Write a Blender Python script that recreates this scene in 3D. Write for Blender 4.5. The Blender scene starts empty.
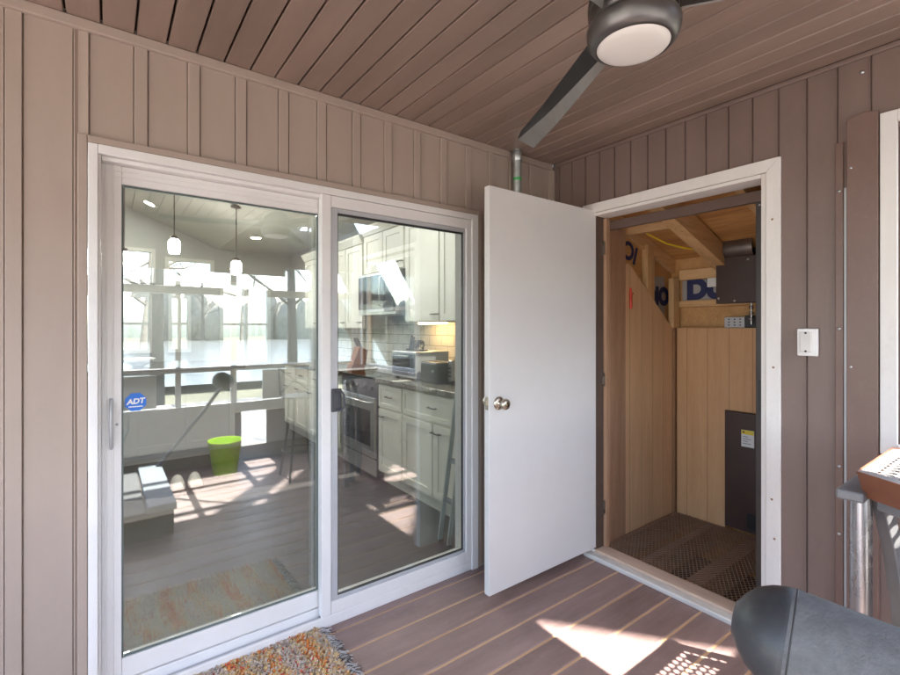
import bpy, bmesh, math, random
from mathutils import Vector, Matrix
R = math.radians
rnd = random.Random(7)
S = bpy.context.scene
COL = S.collection

# ------------------------------------------------------------------ materials
def _new(name):
    m = bpy.data.materials.new(name); m.use_nodes = True
    nt = m.node_tree; b = nt.nodes['Principled BSDF']
    return m, nt, b
def N(nt, t, **kw):
    n = nt.nodes.new(t)
    for k, v in kw.items():
        if k.startswith('i_'): n.inputs[k[2:].replace('_', ' ')].default_value = v
        else: setattr(n, k, v)
    return n
def mat(name, col, rough=.5, metal=0, var=.12, scale=6, stretch=(1, 1, 1), bump=.0, bscale=200, spec=.5, coat=0, rvar=.1, dust=0, dcol=(.45, .40, .36), dscale=28):
    """principled paint/metal with uneven colour, uneven gloss and a fine bump"""
    m, nt, b = _new(name); L = nt.links
    tc = N(nt, 'ShaderNodeTexCoord'); mp = N(nt, 'ShaderNodeMapping'); mp.inputs['Scale'].default_value = stretch
    L.new(tc.outputs['Object'], mp.inputs['Vector'])
    n1 = N(nt, 'ShaderNodeTexNoise', i_Scale=scale, i_Detail=6, i_Roughness=.62)
    L.new(mp.outputs[0], n1.inputs['Vector'])
    rp = N(nt, 'ShaderNodeValToRGB')
    a = [max(0, c*(1-var)) for c in col]; c2 = [min(1, c*(1+var)) for c in col]
    rp.color_ramp.elements[0].position = .3; rp.color_ramp.elements[1].position = .7
    rp.color_ramp.elements[0].color = (*a, 1); rp.color_ramp.elements[1].color = (*c2, 1)
    L.new(n1.outputs['Fac'], rp.inputs['Fac']); out = rp.outputs['Color']
    if dust:
        # dried dirt: fine flecks that gather in large uneven patches
        d1 = N(nt, 'ShaderNodeTexNoise', i_Scale=dscale, i_Detail=9, i_Roughness=.75); L.new(tc.outputs['Object'], d1.inputs['Vector'])
        d2 = N(nt, 'ShaderNodeTexNoise', i_Scale=2.1, i_Detail=5, i_Roughness=.6); L.new(tc.outputs['Object'], d2.inputs['Vector'])
        r1 = N(nt, 'ShaderNodeMapRange'); r1.inputs['From Min'].default_value = .5; r1.inputs['From Max'].default_value = .72; L.new(d1.outputs['Fac'], r1.inputs['Value'])
        r2 = N(nt, 'ShaderNodeMapRange'); r2.inputs['From Min'].default_value = .38; r2.inputs['From Max'].default_value = .68; L.new(d2.outputs['Fac'], r2.inputs['Value'])
        mu = N(nt, 'ShaderNodeMath', operation='MULTIPLY'); L.new(r1.outputs[0], mu.inputs[0]); L.new(r2.outputs[0], mu.inputs[1])
        m2 = N(nt, 'ShaderNodeMath', operation='MULTIPLY'); m2.inputs[1].default_value = dust; L.new(mu.outputs[0], m2.inputs[0])
        mc = N(nt, 'ShaderNodeMix', data_type='RGBA'); L.new(m2.outputs[0], mc.inputs['Factor']); L.new(out, mc.inputs['A']); mc.inputs['B'].default_value = (*dcol, 1); out = mc.outputs['Result']
    L.new(out, b.inputs['Base Color'])
    mr = N(nt, 'ShaderNodeMapRange'); mr.inputs['To Min'].default_value = max(.02, rough-rvar); mr.inputs['To Max'].default_value = min(1, rough+rvar)
    n3 = N(nt, 'ShaderNodeTexNoise', i_Scale=scale*2.3, i_Detail=4); L.new(mp.outputs[0], n3.inputs['Vector'])
    L.new(n3.outputs['Fac'], mr.inputs['Value']); L.new(mr.outputs[0], b.inputs['Roughness'])
    b.inputs['Metallic'].default_value = metal; b.inputs['Specular IOR Level'].default_value = spec
    b.inputs['Coat Weight'].default_value = coat
    if bump:
        n2 = N(nt, 'ShaderNodeTexNoise', i_Scale=bscale, i_Detail=3); L.new(mp.outputs[0], n2.inputs['Vector'])
        bp = N(nt, 'ShaderNodeBump', i_Strength=bump, i_Distance=.002); L.new(n2.outputs['Fac'], bp.inputs['Height'])
        L.new(bp.outputs[0], b.inputs['Normal'])
    return m
def wood(name, c0, c1, axis=2, scale=1.0, rough=.6, groove=None, contrast=1.0):
    """grain running along an axis; groove=(axis, pitch) scores thin vertical lines like wall panelling"""
    m, nt, b = _new(name); L = nt.links
    tc = N(nt, 'ShaderNodeTexCoord'); mp = N(nt, 'ShaderNodeMapping')
    st = [14*scale]*3; st[axis] = 1.1*scale; mp.inputs['Scale'].default_value = st
    L.new(tc.outputs['Object'], mp.inputs['Vector'])
    n1 = N(nt, 'ShaderNodeTexNoise', i_Scale=1.0, i_Detail=5, i_Distortion=1.2); L.new(mp.outputs[0], n1.inputs['Vector'])
    n2 = N(nt, 'ShaderNodeTexNoise', i_Scale=11.0, i_Detail=3, i_Distortion=.4); L.new(mp.outputs[0], n2.inputs['Vector'])
    mx = N(nt, 'ShaderNodeMath', operation='MULTIPLY_ADD'); mx.inputs[1].default_value = .45
    L.new(n2.outputs['Fac'], mx.inputs[0]); 
    h = N(nt, 'ShaderNodeMath', operation='MULTIPLY'); h.inputs[1].default_value = .62; L.new(n1.outputs['Fac'], h.inputs[0])
    L.new(h.outputs[0], mx.inputs[2])
    rp = N(nt, 'ShaderNodeValToRGB'); rp.color_ramp.elements[0].position = .5-.18/contrast; rp.color_ramp.elements[1].position = .5+.16/contrast
    rp.color_ramp.elements[0].color = (*c0, 1); rp.color_ramp.elements[1].color = (*c1, 1)
    L.new(mx.outputs[0], rp.inputs['Fac'])
    out = rp.outputs['Color']
    if groove:
        sp = N(nt, 'ShaderNodeSeparateXYZ'); L.new(tc.outputs['Object'], sp.inputs[0])
        md = N(nt, 'ShaderNodeMath', operation='PINGPONG'); md.inputs[1].default_value = groove[1]/2
        L.new(sp.outputs[groove[0]], md.inputs[0])
        lt = N(nt, 'ShaderNodeMath', operation='LESS_THAN'); lt.inputs[1].default_value = .0016; L.new(md.outputs[0], lt.inputs[0])
        mc = N(nt, 'ShaderNodeMix', data_type='RGBA'); L.new(lt.outputs[0], mc.inputs['Factor']); L.new(out, mc.inputs['A'])
        mc.inputs['B'].default_value = (c0[0]*.55, c0[1]*.5, c0[2]*.45, 1); out = mc.outputs['Result']
    L.new(out, b.inputs['Base Color']); b.inputs['Roughness'].default_value = rough
    bp = N(nt, 'ShaderNodeBump', i_Strength=.15, i_Distance=.001); L.new(mx.outputs[0], bp.inputs['Height']); L.new(bp.outputs[0], b.inputs['Normal'])
    return m
def glass(name, tint=(.95, .96, .95), f0=.105):
    m = bpy.data.materials.new(name); m.use_nodes = True; nt = m.node_tree; nt.nodes.clear(); L = nt.links
    o = N(nt, 'ShaderNodeOutputMaterial'); mx = N(nt, 'ShaderNodeMixShader'); t = N(nt, 'ShaderNodeBsdfTransparent'); g = N(nt, 'ShaderNodeBsdfGlossy')
    t.inputs[0].default_value = (*tint, 1); g.inputs['Roughness'].default_value = 0.0; g.inputs['Color'].default_value = (.92, .97, 1, 1)
    # Schlick reflectance, the same from both sides of the pane
    lw = N(nt, 'ShaderNodeLayerWeight'); lw.inputs['Blend'].default_value = .5
    pw = N(nt, 'ShaderNodeMath', operation='POWER'); pw.inputs[1].default_value = 5; L.new(lw.outputs['Facing'], pw.inputs[0])
    f = N(nt, 'ShaderNodeMath', operation='MULTIPLY_ADD'); f.inputs[1].default_value = 1-f0; f.inputs[2].default_value = f0; L.new(pw.outputs[0], f.inputs[0])
    L.new(f.outputs[0], mx.inputs[0]); L.new(t.outputs[0], mx.inputs[1]); L.new(g.outputs[0], mx.inputs[2]); L.new(mx.outputs[0], o.inputs['Surface'])
    return m
def emit(name, col, st):
    m, nt, b = _new(name); b.inputs['Base Color'].default_value = (*col, 1)
    b.inputs['Emission Color'].default_value = (*col, 1); b.inputs['Emission Strength'].default_value = st
    return m

M = {}
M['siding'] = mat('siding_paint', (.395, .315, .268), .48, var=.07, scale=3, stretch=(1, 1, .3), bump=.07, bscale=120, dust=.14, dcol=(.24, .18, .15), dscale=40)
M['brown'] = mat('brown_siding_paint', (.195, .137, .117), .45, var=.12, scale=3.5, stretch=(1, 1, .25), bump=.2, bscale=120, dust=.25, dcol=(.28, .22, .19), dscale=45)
M['brown2'] = mat('brown_trim_paint', (.18, .112, .092), .42, var=.08, scale=4, stretch=(1, 1, .2), bump=.1, dust=.25, dcol=(.28, .22, .19), dscale=45)
M['ceil'] = mat('ceiling_paint', (.268, .19, .154), .36, var=.16, scale=2.2, stretch=(3, .4, 1), bump=.18, bscale=110, dust=.2, dcol=(.12, .08, .06), dscale=30)
M['deck'] = mat('deck_stain', (.272, .185, .168), .5, var=.24, scale=4, stretch=(.5, 2.5, 1), bump=.25, bscale=90, dust=.42, dcol=(.44, .37, .34), dscale=26, rvar=.14)
M['seam'] = wood('raw_wood_seam', (.48, .29, .16), (.68, .45, .27), axis=0)
M['white'] = mat('white_vinyl', (.79, .775, .765), .38, var=.03, scale=5, dust=.12, dcol=(.45, .42, .38), dscale=30)
M['wdoor'] = mat('white_door_paint', (.72, .708, .70), .42, var=.03, scale=2, bump=.1, bscale=90, dust=.10, dcol=(.45, .42, .38), dscale=14)
M['wtrim'] = mat('white_trim_paint', (.76, .73, .70), .5, var=.05, scale=9, stretch=(1, 1, .2), bump=.2, bscale=70, dust=.2, dcol=(.45, .38, .32), dscale=30)
M['greyv'] = mat('grey_aluminium', (.50, .51, .53), .45, metal=.15, var=.04)
M['gasket'] = mat('dark_gasket', (.03, .03, .03), .6)
M['latch'] = mat('charcoal_plastic', (.06, .06, .07), .45)
M['glass'] = glass('door_glass')
M['wglass'] = glass('window_glass', (.95, .97, .95), .04)
M['nickel'] = mat('satin_nickel', (.55, .5, .42), .28, metal=1, var=.06)
M['galv'] = mat('galvanised_steel', (.50, .53, .52), .4, metal=.8, var=.2, scale=40)
M['green'] = mat('green_paint_mark', (.05, .45, .12), .6)
M['fanmetal'] = mat('bronze_fan_metal', (.09, .08, .075), .33, metal=.75, var=.12, scale=12)
M['fanblade'] = mat('dark_fan_blade', (.018, .017, .017), .42, var=.15, scale=8, stretch=(1, 1, 1))
M['fanblade2'] = mat('grey_fan_blade_edge', (.23, .22, .21), .4, metal=.35, var=.12, scale=10)
M['opal'] = emit('opal_light_glass', (.66, .62, .585), .008)
M['screw'] = mat('screw_steel', (.5, .5, .5), .35, metal=1)
M['panel'] = wood('wall_panelling', (.64, .395, .21), (.78, .52, .31), axis=2, groove=(0, .142), contrast=.8)  # paler than the back panelling, making up in colour for weak grazing light
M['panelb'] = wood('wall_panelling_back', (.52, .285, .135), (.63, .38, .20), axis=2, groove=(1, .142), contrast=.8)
M['pine'] = wood('pine_stud', (.50, .29, .125), (.72, .48, .25), axis=2, scale=.7)
M['pinex'] = wood('pine_rafter', (.50, .29, .125), (.72, .48, .25), axis=0, scale=.7)
M['piney'] = wood('pine_plate', (.50, .29, .125), (.72, .48, .25), axis=1, scale=.7)
M['ply'] = wood('plywood', (.44, .23, .085), (.62, .36, .15), axis=0, scale=.5)
M['deckply'] = wood('roof_boards', (.40, .19, .065), (.68, .38, .15), axis=1, scale=.55)
M['jambw'] = wood('stained_jamb', (.33, .18, .105), (.46, .28, .175), axis=2, scale=.8)
M['thrw'] = wood('threshold_wood', (.55, .40, .29), (.68, .53, .41), axis=1, scale=.8)
M['alu'] = mat('threshold_aluminium', (.72, .70, .66), .45, metal=.1, var=.08)
M['dkbrown'] = mat('brown_steel_cabinet', (.055, .03, .026), .35, var=.12, scale=5, bump=.03)
M['bronze'] = mat('bronze_aluminium', (.13, .085, .07), .38, metal=.25, var=.06)
M['bronzedk'] = mat('dark_bronze_frame', (.05, .042, .04), .4, metal=.3)
M['wrap'] = mat('housewrap', (.36, .35, .35), .55, bump=.2, bscale=30)
M['navy'] = mat('navy_print', (.02, .026, .10), .6)
M['yellow'] = mat('yellow_cable', (.75, .52, .03), .45)
M['red'] = mat('red_tool', (.62, .06, .03), .4)
M['grate'] = mat('expanded_metal', (.36, .25, .18), .5, metal=.1, var=.2, scale=20)
M['joist'] = wood('old_joist', (.42, .28, .19), (.55, .39, .28), axis=0)
M['soil'] = mat('brown_pit', (.03, .016, .012), .9, var=.4, scale=6)
M['label'] = mat('paper_label', (.72, .73, .74), .5)
M['labely'] = mat('yellow_label', (.78, .62, .06), .5)
M['black'] = mat('black_plastic', (.018, .018, .019), .4)
M['chrome'] = mat('chrome', (.50, .51, .53), .27, metal=1, var=.03)
M['greymetal'] = mat('grey_powdercoat', (.185, .185, .19), .42, metal=.2, var=.1, scale=14)
M['copper'] = mat('copper_brown_enamel', (.20, .075, .04), .5, var=.22, scale=9, bump=.08, bscale=60)
M['perf'] = mat('perforated_steel', (.20, .18, .17), .45, metal=.0, var=.1)
M['foam'] = mat('grey_foam', (.115, .116, .118), .75, var=.2, scale=55, bump=.6, bscale=260, dust=.3, dcol=(.32, .32, .32), dscale=50)
M['cap'] = mat('charcoal_cap', (.04, .043, .048), .42, var=.3, scale=12, bump=.2, bscale=150, dust=.25, dcol=(.2, .2, .2), dscale=35)
M['cab'] = mat('sage_white_cabinet', (.74, .725, .64), .4, var=.02)
M['kwall'] = mat('kitchen_wall_paint', (.45, .46, .43), .7, var=.02)
M['kceil'] = mat('kitchen_ceiling_paint', (.60, .585, .52), .8, var=.02)
M['kfloor'] = wood('dark_kitchen_floor', (.018, .016, .016), (.032, .029, .028), axis=0, rough=.4)
M['granite'] = mat('speckled_granite', (.20, .19, .165), .2, var=.85, scale=55, rvar=.05)
M['dgranite'] = mat('dark_stone_top', (.07, .06, .055), .2, var=.6, scale=60, rvar=.05)
M['island'] = mat('grey_island_paint', (.52, .52, .50), .45, var=.03)
M['steel'] = mat('stainless_steel', (.52, .52, .51), .3, metal=.9, var=.05, scale=20, stretch=(1, 1, 30))
M['dglass'] = mat('dark_appliance_glass', (.015, .016, .018), .08, var=.0, rvar=.02)
M['lime'] = mat('lime_plastic', (.60, .95, .01), .38, var=.03)
M['shade'] = emit('lit_glass_shade', (1, .97, .92), 15)
M['down'] = emit('lit_downlight', (1, .98, .94), 50)
M['under'] = emit('lit_under_cabinet', (1, .62, .28), 6)
M['stoolm'] = mat('dark_wire_metal', (.09, .07, .055), .4, metal=.6)
M['knife'] = wood('knife_block_wood', (.16, .06, .03), (.28, .12, .06), axis=2)
M['benchw'] = mat('pale_grey_lid', (.22, .25, .28), .5, var=.06)
M['benchd'] = wood('dark_bench_wood', (.06, .035, .02), (.12, .07, .04), axis=0)
M['post'] = mat('white_post_paint', (.66, .65, .60), .5, var=.05)
M['bark'] = mat('grey_bark', (.13, .11, .095), .9, var=.35, scale=6, stretch=(1, 1, .2), bump=.6, bscale=20)
M['stick'] = mat('blue_grey_metal', (.42, .47, .47), .4, metal=.3)
M['blue'] = mat('sticker_blue', (.02, .16, .62), .45)
M['stwhite'] = mat('sticker_white', (.8, .8, .8), .5)
M['brass'] = mat('aged_brass', (.35, .26, .16), .35, metal=1)

def backsplash():
    m, nt, b = _new('white_tile'); L = nt.links
    tc = N(nt, 'ShaderNodeTexCoord'); sp = N(nt, 'ShaderNodeSeparateXYZ'); cb = N(nt, 'ShaderNodeCombineXYZ')
    L.new(tc.outputs['Object'], sp.inputs[0]); L.new(sp.outputs[1], cb.inputs[0]); L.new(sp.outputs[2], cb.inputs[1])
    br = N(nt, 'ShaderNodeTexBrick'); br.inputs['Scale'].default_value = 1
    br.inputs['Brick Width'].default_value = .2; br.inputs['Row Height'].default_value = .1; br.inputs['Mortar Size'].default_value = .004
    br.inputs['Color1'].default_value = (.55, .55, .49, 1); br.inputs['Color2'].default_value = (.60, .60, .53, 1); br.inputs['Mortar'].default_value = (.2, .2, .18, 1)
    L.new(cb.outputs[0], br.inputs['Vector']); L.new(br.outputs['Color'], b.inputs['Base Color']); b.inputs['Roughness'].default_value = .25
    return m
M['tile'] = backsplash()

# ------------------------------------------------------------------ mesh builder
OFF = {}
class MB:
    def __init__(s): s.v = []; s.f = []; s.m = []; s.sm = []
    def add(s, vs, fs, mi=0, smooth=False):
        o = len(s.v); s.v += [tuple(v) for v in vs]
        for f in fs: s.f.append([o+i for i in f]); s.m.append(mi); s.sm.append(smooth)
        return s
    def box(s, x0, x1, y0, y1, z0, z1, mi=0):
        x0, x1 = sorted((x0, x1)); y0, y1 = sorted((y0, y1)); z0, z1 = sorted((z0, z1))
        return s.add([(x0,y0,z0),(x1,y0,z0),(x1,y1,z0),(x0,y1,z0),(x0,y0,z1),(x1,y0,z1),(x1,y1,z1),(x0,y1,z1)],
              [(0,3,2,1),(4,5,6,7),(0,1,5,4),(1,2,6,5),(2,3,7,6),(3,0,4,7)], mi)
    def obox(s, c, size, rot, mi=0):
        rot = rot.to_3x3(); c = Vector(c); a, b, d = [q/2 for q in size]
        vs = [c+rot@Vector(p) for p in [(-a,-b,-d),(a,-b,-d),(a,b,-d),(-a,b,-d),(-a,-b,d),(a,-b,d),(a,b,d),(-a,b,d)]]
        return s.add(vs, [(0,3,2,1),(4,5,6,7),(0,1,5,4),(1,2,6,5),(2,3,7,6),(3,0,4,7)], mi)
    def bar(s, p, q, w, t, up=(0, 0, 1), mi=0):
        """box of section w x t from p to q; t measured along up"""
        p, q = Vector(p), Vector(q); d = q-p; l = d.length; d.normalize(); u = Vector(up); sd = d.cross(u).normalized(); u = sd.cross(d)
        return s.obox((p+q)/2, (l, w, t), Matrix((d, sd, u)).transposed(), mi)
    def tube(s, pts, r, n=10, mi=0, caps=True):
        pts = [Vector(p) for p in pts]; rs = r if isinstance(r, (list, tuple)) else [r]*len(pts); vs = []; fs = []; up = None
        for i, p in enumerate(pts):
            d = (pts[min(i+1, len(pts)-1)]-pts[max(i-1, 0)]).normalized()
            if up is None:
                up = Vector((0, 0, 1)) if abs(d.z) < .9 else Vector((1, 0, 0))
            a = d.cross(up).normalized(); up = a.cross(d).normalized()
            for k in range(n):
                t = 2*math.pi*k/n; vs.append(p+(a*math.cos(t)+up*math.sin(t))*rs[i])
        for i in range(len(pts)-1):
            for k in range(n): fs.append((i*n+k, i*n+(k+1) % n, (i+1)*n+(k+1) % n, (i+1)*n+k))
        s.add(vs, fs, mi, True)
        if caps:
            s.add(vs[:n], [tuple(range(n))], mi); s.add(vs[-n:], [tuple(reversed(range(n)))], mi)
        return s
    def lathe(s, prof, c=(0, 0, 0), axis=(0, 0, 1), n=32, mi=0, smooth=True):
        c = Vector(c); q = Vector((0, 0, 1)).rotation_difference(Vector(axis).normalized()); vs = []; fs = []
        for r, z in prof:
            for k in range(n):
                t = 2*math.pi*k/n; vs.append(c+q@Vector((r*math.cos(t), r*math.sin(t), z)))
        for i in range(len(prof)-1):
            for k in range(n): fs.append((i*n+k, i*n+(k+1) % n, (i+1)*n+(k+1) % n, (i+1)*n+k))
        return s.add(vs, fs, mi, smooth)
    def prism(s, poly, d, mi=0):
        """polygon of 3-D points extruded by vector d"""
        n = len(poly); d = Vector(d); P = [Vector(p) for p in poly]; Q = [p+d for p in P]
        return s.add(P+Q, [tuple(reversed(range(n))), tuple(range(n, 2*n))]+[(i, (i+1) % n, n+(i+1) % n, n+i) for i in range(n)], mi)
    def sphere(s, c, r, n=16, mi=0, sc=(1, 1, 1)):
        pr = [(max(1e-4, r*math.sin(math.pi*i/n)), -r*math.cos(math.pi*i/n)) for i in range(n+1)]
        o = len(s.v); s.lathe(pr, (0, 0, 0), n=n*2, mi=mi)
        for i in range(o, len(s.v)): s.v[i] = tuple(c[k]+s.v[i][k]*sc[k] for k in range(3))
        return s
    def build(s, name, m, parent=None, bevel=0, loc=None, seg=2):
        me = bpy.data.meshes.new(name)
        off = OFF[parent.name] if parent else (Vector(loc) if loc else Vector((0, 0, 0)))
        me.from_pydata([Vector(v)-off for v in s.v], [], s.f)
        for mm in (m if isinstance(m, (list, tuple)) else [m]): me.materials.append(mm)
        me.polygons.foreach_set('material_index', s.m); me.polygons.foreach_set('use_smooth', s.sm)
        bm = bmesh.new(); bm.from_mesh(me); bmesh.ops.recalc_face_normals(bm, faces=bm.faces); bm.to_mesh(me); bm.free()
        me.update()
        o = bpy.data.objects.new(name, me); COL.objects.link(o); OFF[o.name] = off
        if parent: o.parent = parent
        else: o.location = off
        if bevel:
            b = o.modifiers.new('bevel', 'BEVEL'); b.width = bevel; b.segments = seg; b.limit_method = 'ANGLE'; b.angle_limit = R(40); b.harden_normals = False
        return o
def tag(o, label, cat=None, group=None):
    o['label'] = label
    if cat: o['category'] = cat
    if group: o['group'] = group
    return o
def thing(name, label, cat, loc=(0, 0, 0), group=None):
    o = bpy.data.objects.new(name, None); COL.objects.link(o); o.location = loc; OFF[o.name] = Vector(loc); o.empty_display_size = .1
    return tag(o, label, cat, group)
def struct(o): o['kind'] = 'structure'; return o
def text(body, size, mtx, m, name, parent, depth=.0006, shear=0, bold=0):
    c = bpy.data.curves.new(name, 'FONT'); c.body = body; c.size = size; c.extrude = depth; c.shear = shear; c.offset = bold; c.align_x = 'CENTER'; c.align_y = 'CENTER'
    t = bpy.data.objects.new('t', c); COL.objects.link(t)
    bpy.context.view_layer.update()
    me = bpy.data.meshes.new_from_object(t.evaluated_get(bpy.context.evaluated_depsgraph_get()))
    bpy.data.objects.remove(t)
    off = OFF[parent.name]; me.transform(Matrix.Translation(-off) @ mtx); me.materials.clear(); me.materials.append(m)
    o = bpy.data.objects.new(name, me); COL.objects.link(o); o.parent = parent; OFF[o.name] = off
    return o
def basis(origin, right, up):
    r = Vector(right).normalized(); u = Vector(up).normalized(); n = r.cross(u); m = Matrix((r, u, n)).transposed().to_4x4(); m.translation = Vector(origin); return m

H = 2.44        # ceiling height
# ------------------------------------------------------------------ deck floor, ceiling, ground
mb = MB(); P = .152
y = -.062+P
edges = []
while y > -3.1:
    edges.append(y); y -= P
for k, ye in enumerate(edges):
    y1, y0 = ye-.0062, ye-P+.0062
    if y1 > 0: y1 = -.001
    # boards butt together at joints, each with slightly eased edges
    xs = [-4.6, -2.9 if k % 2 else -3.4, -.004]
    for a, b in zip(xs, xs[1:]):
        e = .003
        pr = [(y0, -.03), (y0, -e), (y0+e, 0), (y1-e, 0), (y1, -e), (y1, -.03)]
        mb.prism([(a+.001, p, q) for p, q in pr], (b-a-.002, 0, 0), rnd.choice((0, 0, 1, 2)))
struct(mb.build('deck_floor', [M['deck'], mat('deck_stain_worn', (.295, .206, .188), .46, var=.28, scale=3, stretch=(.5, 2.5, 1), bump=.25, bscale=90, dust=.42, dcol=(.44, .37, .34), dscale=26, rvar=.16), mat('deck_stain_dark', (.245, .164, .148), .54, var=.26, scale=5, stretch=(.5, 2.5, 1), bump=.25, bscale=90, dust=.42, dcol=(.44, .37, .34), dscale=26, rvar=.14)]))
struct(MB().box(-4.6, -.004, -3.11, -.001, -.06, -.0038).build('deck_subfloor', M['seam']))
mb = MB(); x = -.008; pc = .0987
while x > -4.4:
    a, b = x-.0033, x-pc+.0033
    z0 = H
    ye = -2.33 if a > -.76 else -2.98  # unseen edge cut back on the right to let the deck sun patch in
    mb.prism([(b, ye, z0+.02), (b, ye, z0+.005), (b+.0025, ye, z0), (a-.0025, ye, z0), (a, ye, z0+.005), (a, ye, z0+.02)], (0, -ye-.001, 0), rnd.choice((0, 0, 1, 2)))
    x -= pc
struct(mb.build('porch_ceiling', [M['ceil'], mat('ceiling_paint_b', (.286, .204, .166), .34, var=.16, scale=2.2, stretch=(3, .4, 1), bump=.18, bscale=110, dust=.2, dcol=(.12, .08, .06), dscale=30), mat('ceiling_paint_c', (.25, .176, .142), .38, var=.16, scale=2.2, stretch=(3, .4, 1), bump=.18, bscale=110, dust=.2, dcol=(.12, .08, .06), dscale=30)]))
rf = MB().box(-.755, .25, -2.35, .0, H+.021, H+.2).box(-4.6, -.7551, -3.03, .0, H+.021, H+.2).build('porch_roof', mat('dark_roof_underside', (.035, .022, .018), .8))  # stepped to match: the invented notch shapes the sunlight on the deck
struct(rf)

# ------------------------------------------------------------------ left wall (y = 0) with board and batten siding
wa = thing('siding_wall', 'long taupe board and batten wall holding the sliding glass door', 'wall', (-2.3, .07, 0))
def wallA(x0, x1, z0, z1, mb):
    pts = []
    def put(x, y):
        if x0 <= x <= x1: pts.append((x, y))
    put(x0, 0)
    k = -12
    c0 = -2.6045
    for k in range(-12, 16):
        c = c0+.172*k; a, b = c-.0205, c+.0205
        for (xx, yy) in [(a-.0035, 0), (a-.003, .008), (a-.0003, .008), (a, -.004), (a+.002, -.006), (b-.002, -.006), (b, -.004), (b+.0003, .008), (b+.003, .008), (b+.0035, 0)]:
            put(xx, yy)
    put(x1, 0)
    if pts[-1][0] < x1: pts.append((x1, 0))
    vs = []; fs = []
    for px, py in pts: vs += [(px, py, z0), (px, py, z1)]
    for i in range(len(pts)-1): fs.append((2*i, 2*i+2, 2*i+3, 2*i+1))
    mb.add(vs, fs)
mb = MB()
wallA(-4.6, -2.442, 0, 2.46, mb); wallA(-2.442, -.626, 2.043, 2.46, mb); wallA(-.626, -.001, 0, 2.46, mb)
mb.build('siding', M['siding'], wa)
mb = MB(); mb.box(-4.6, -2.42, .012, .13, 0, 2.4605); mb.box(-2.42, -.648, .012, .13, 2.022, 2.4605); mb.box(-.648, .001, .012, .13, 0, 2.4605)
mb.build('wall_core', M['kwall'], wa)
MB().box(-4.6, -.024, -.022, -.001, 2.402, 2.4385).build('crown_trim', M['siding'], wa, .003)
MB().box(-.026, -.001, -.024, -.001, 0, 2.4015).build('corner_trim', M['siding'], wa, .003)
mb = MB(); mb.box(-2.443, -2.416, -.018, .01, 0, 2.043); mb.box(-2.4155, -.6535, -.018, .01, 2.0175, 2.043); mb.box(-.653, -.626, -.018, .01, 0, 2.043)
mb.build('door_channel', M['siding'], wa, .003)

# ------------------------------------------------------------------ right wall (x = 0)
wb = thing('brown_plank_wall', 'dark brown grooved plank wall holding the utility closet opening', 'wall', (.06, -1.5, 0))
def wallB(y0, y1, z0, z1, mb):      # y0 > y1 (towards the camera)
    pts = [(y0, 0)]
    for k in range(40):
        g = -.059-.1018*k
        for yy, xx in [(g+.006, 0), (g+.0045, -.0035), (g+.002, -.0035), (g+.0005, .008), (g-.0035, .008), (g-.0045, 0)]:
            if y1 < yy < y0: pts.append((yy, xx))
    pts.append((y1, 0)); vs = []; fs = []
    for py, px in pts: vs += [(px, py, z0), (px, py, z1)]
    for i in range(len(pts)-1): fs.append((2*i, 2*i+1, 2*i+3, 2*i+2))
    mb.add(vs, fs)
WY0, WY1, WZ0, WZ1 = -1.665, -2.75, .93, 2.12
mb = MB(); wallB(-.001, -.31, 0, 2.43, mb); wallB(-.31, -1.235, 2.066, 2.43, mb); wallB(-1.235, WY0, 0, 2.43, mb)
wallB(WY0, WY1, 0, WZ0, mb); wallB(WY0, WY1, WZ1, 2.43, mb); wallB(WY1, -3.1, 0, 2.43, mb)
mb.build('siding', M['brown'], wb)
mb = MB()
for a in [(-.0, -.335, 0, 2.4605), (-.335, -1.232, 2.09, 2.4605), (-1.232, WY0, 0, 2.4605), (WY0, WY1, 0, WZ0), (WY0, WY1, WZ1, 2.4605), (WY1, -3.1, 0, 2.4605)]:
    mb.box(.0105, .11, *a)
mb.build('wall_core', mat('dark_wall_edge', (.10, .065, .05), .6), wb)
MB().box(-.014, -.001, -2.33, -.027, 2.419, 2.4385).build('cove_trim', M['brown'], wb, .003)
mb = MB()
mb.prism([(-.022, -1.517, .12), (-.022, -1.517, 2.185), (-.022, -1.522, 2.195), (-.022, -1.57, 2.207), (-.022, -1.611, 2.197), (-.022, -1.611, .12)], (.021, 0, 0))
mb.build('flat_trim_board', M['brown2'], wb, .003)
MB().box(-.012, -.001, -1.479, -1.505, .1, 2.115).build('channel_strip', M['brown2'], wb, .003)
MB().box(-.006, -.0008, -1.506, -1.514, .1, 1.93).build('metal_track', M['greyv'], wb)
mb = MB()
for z in (1.92, 1.37, .82, .55): mb.lathe([(.0001, .004), (.005, .0035), (.0065, 0)], (-.012, -1.492, z), (-1, 0, 0), 12)
for z in (2.0, 1.22): mb.lathe([(.0001, .003), (.004, .0025), (.005, 0)], (-.022, -1.53, z), (-1, 0, 0), 12)
mb.lathe([(.0001, .004), (.006, .0035), (.008, 0)], (0, -1.56, 2.37), (-1, 0, 0), 12)
mb.build('screw_head', M['screw'], wb)

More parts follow.
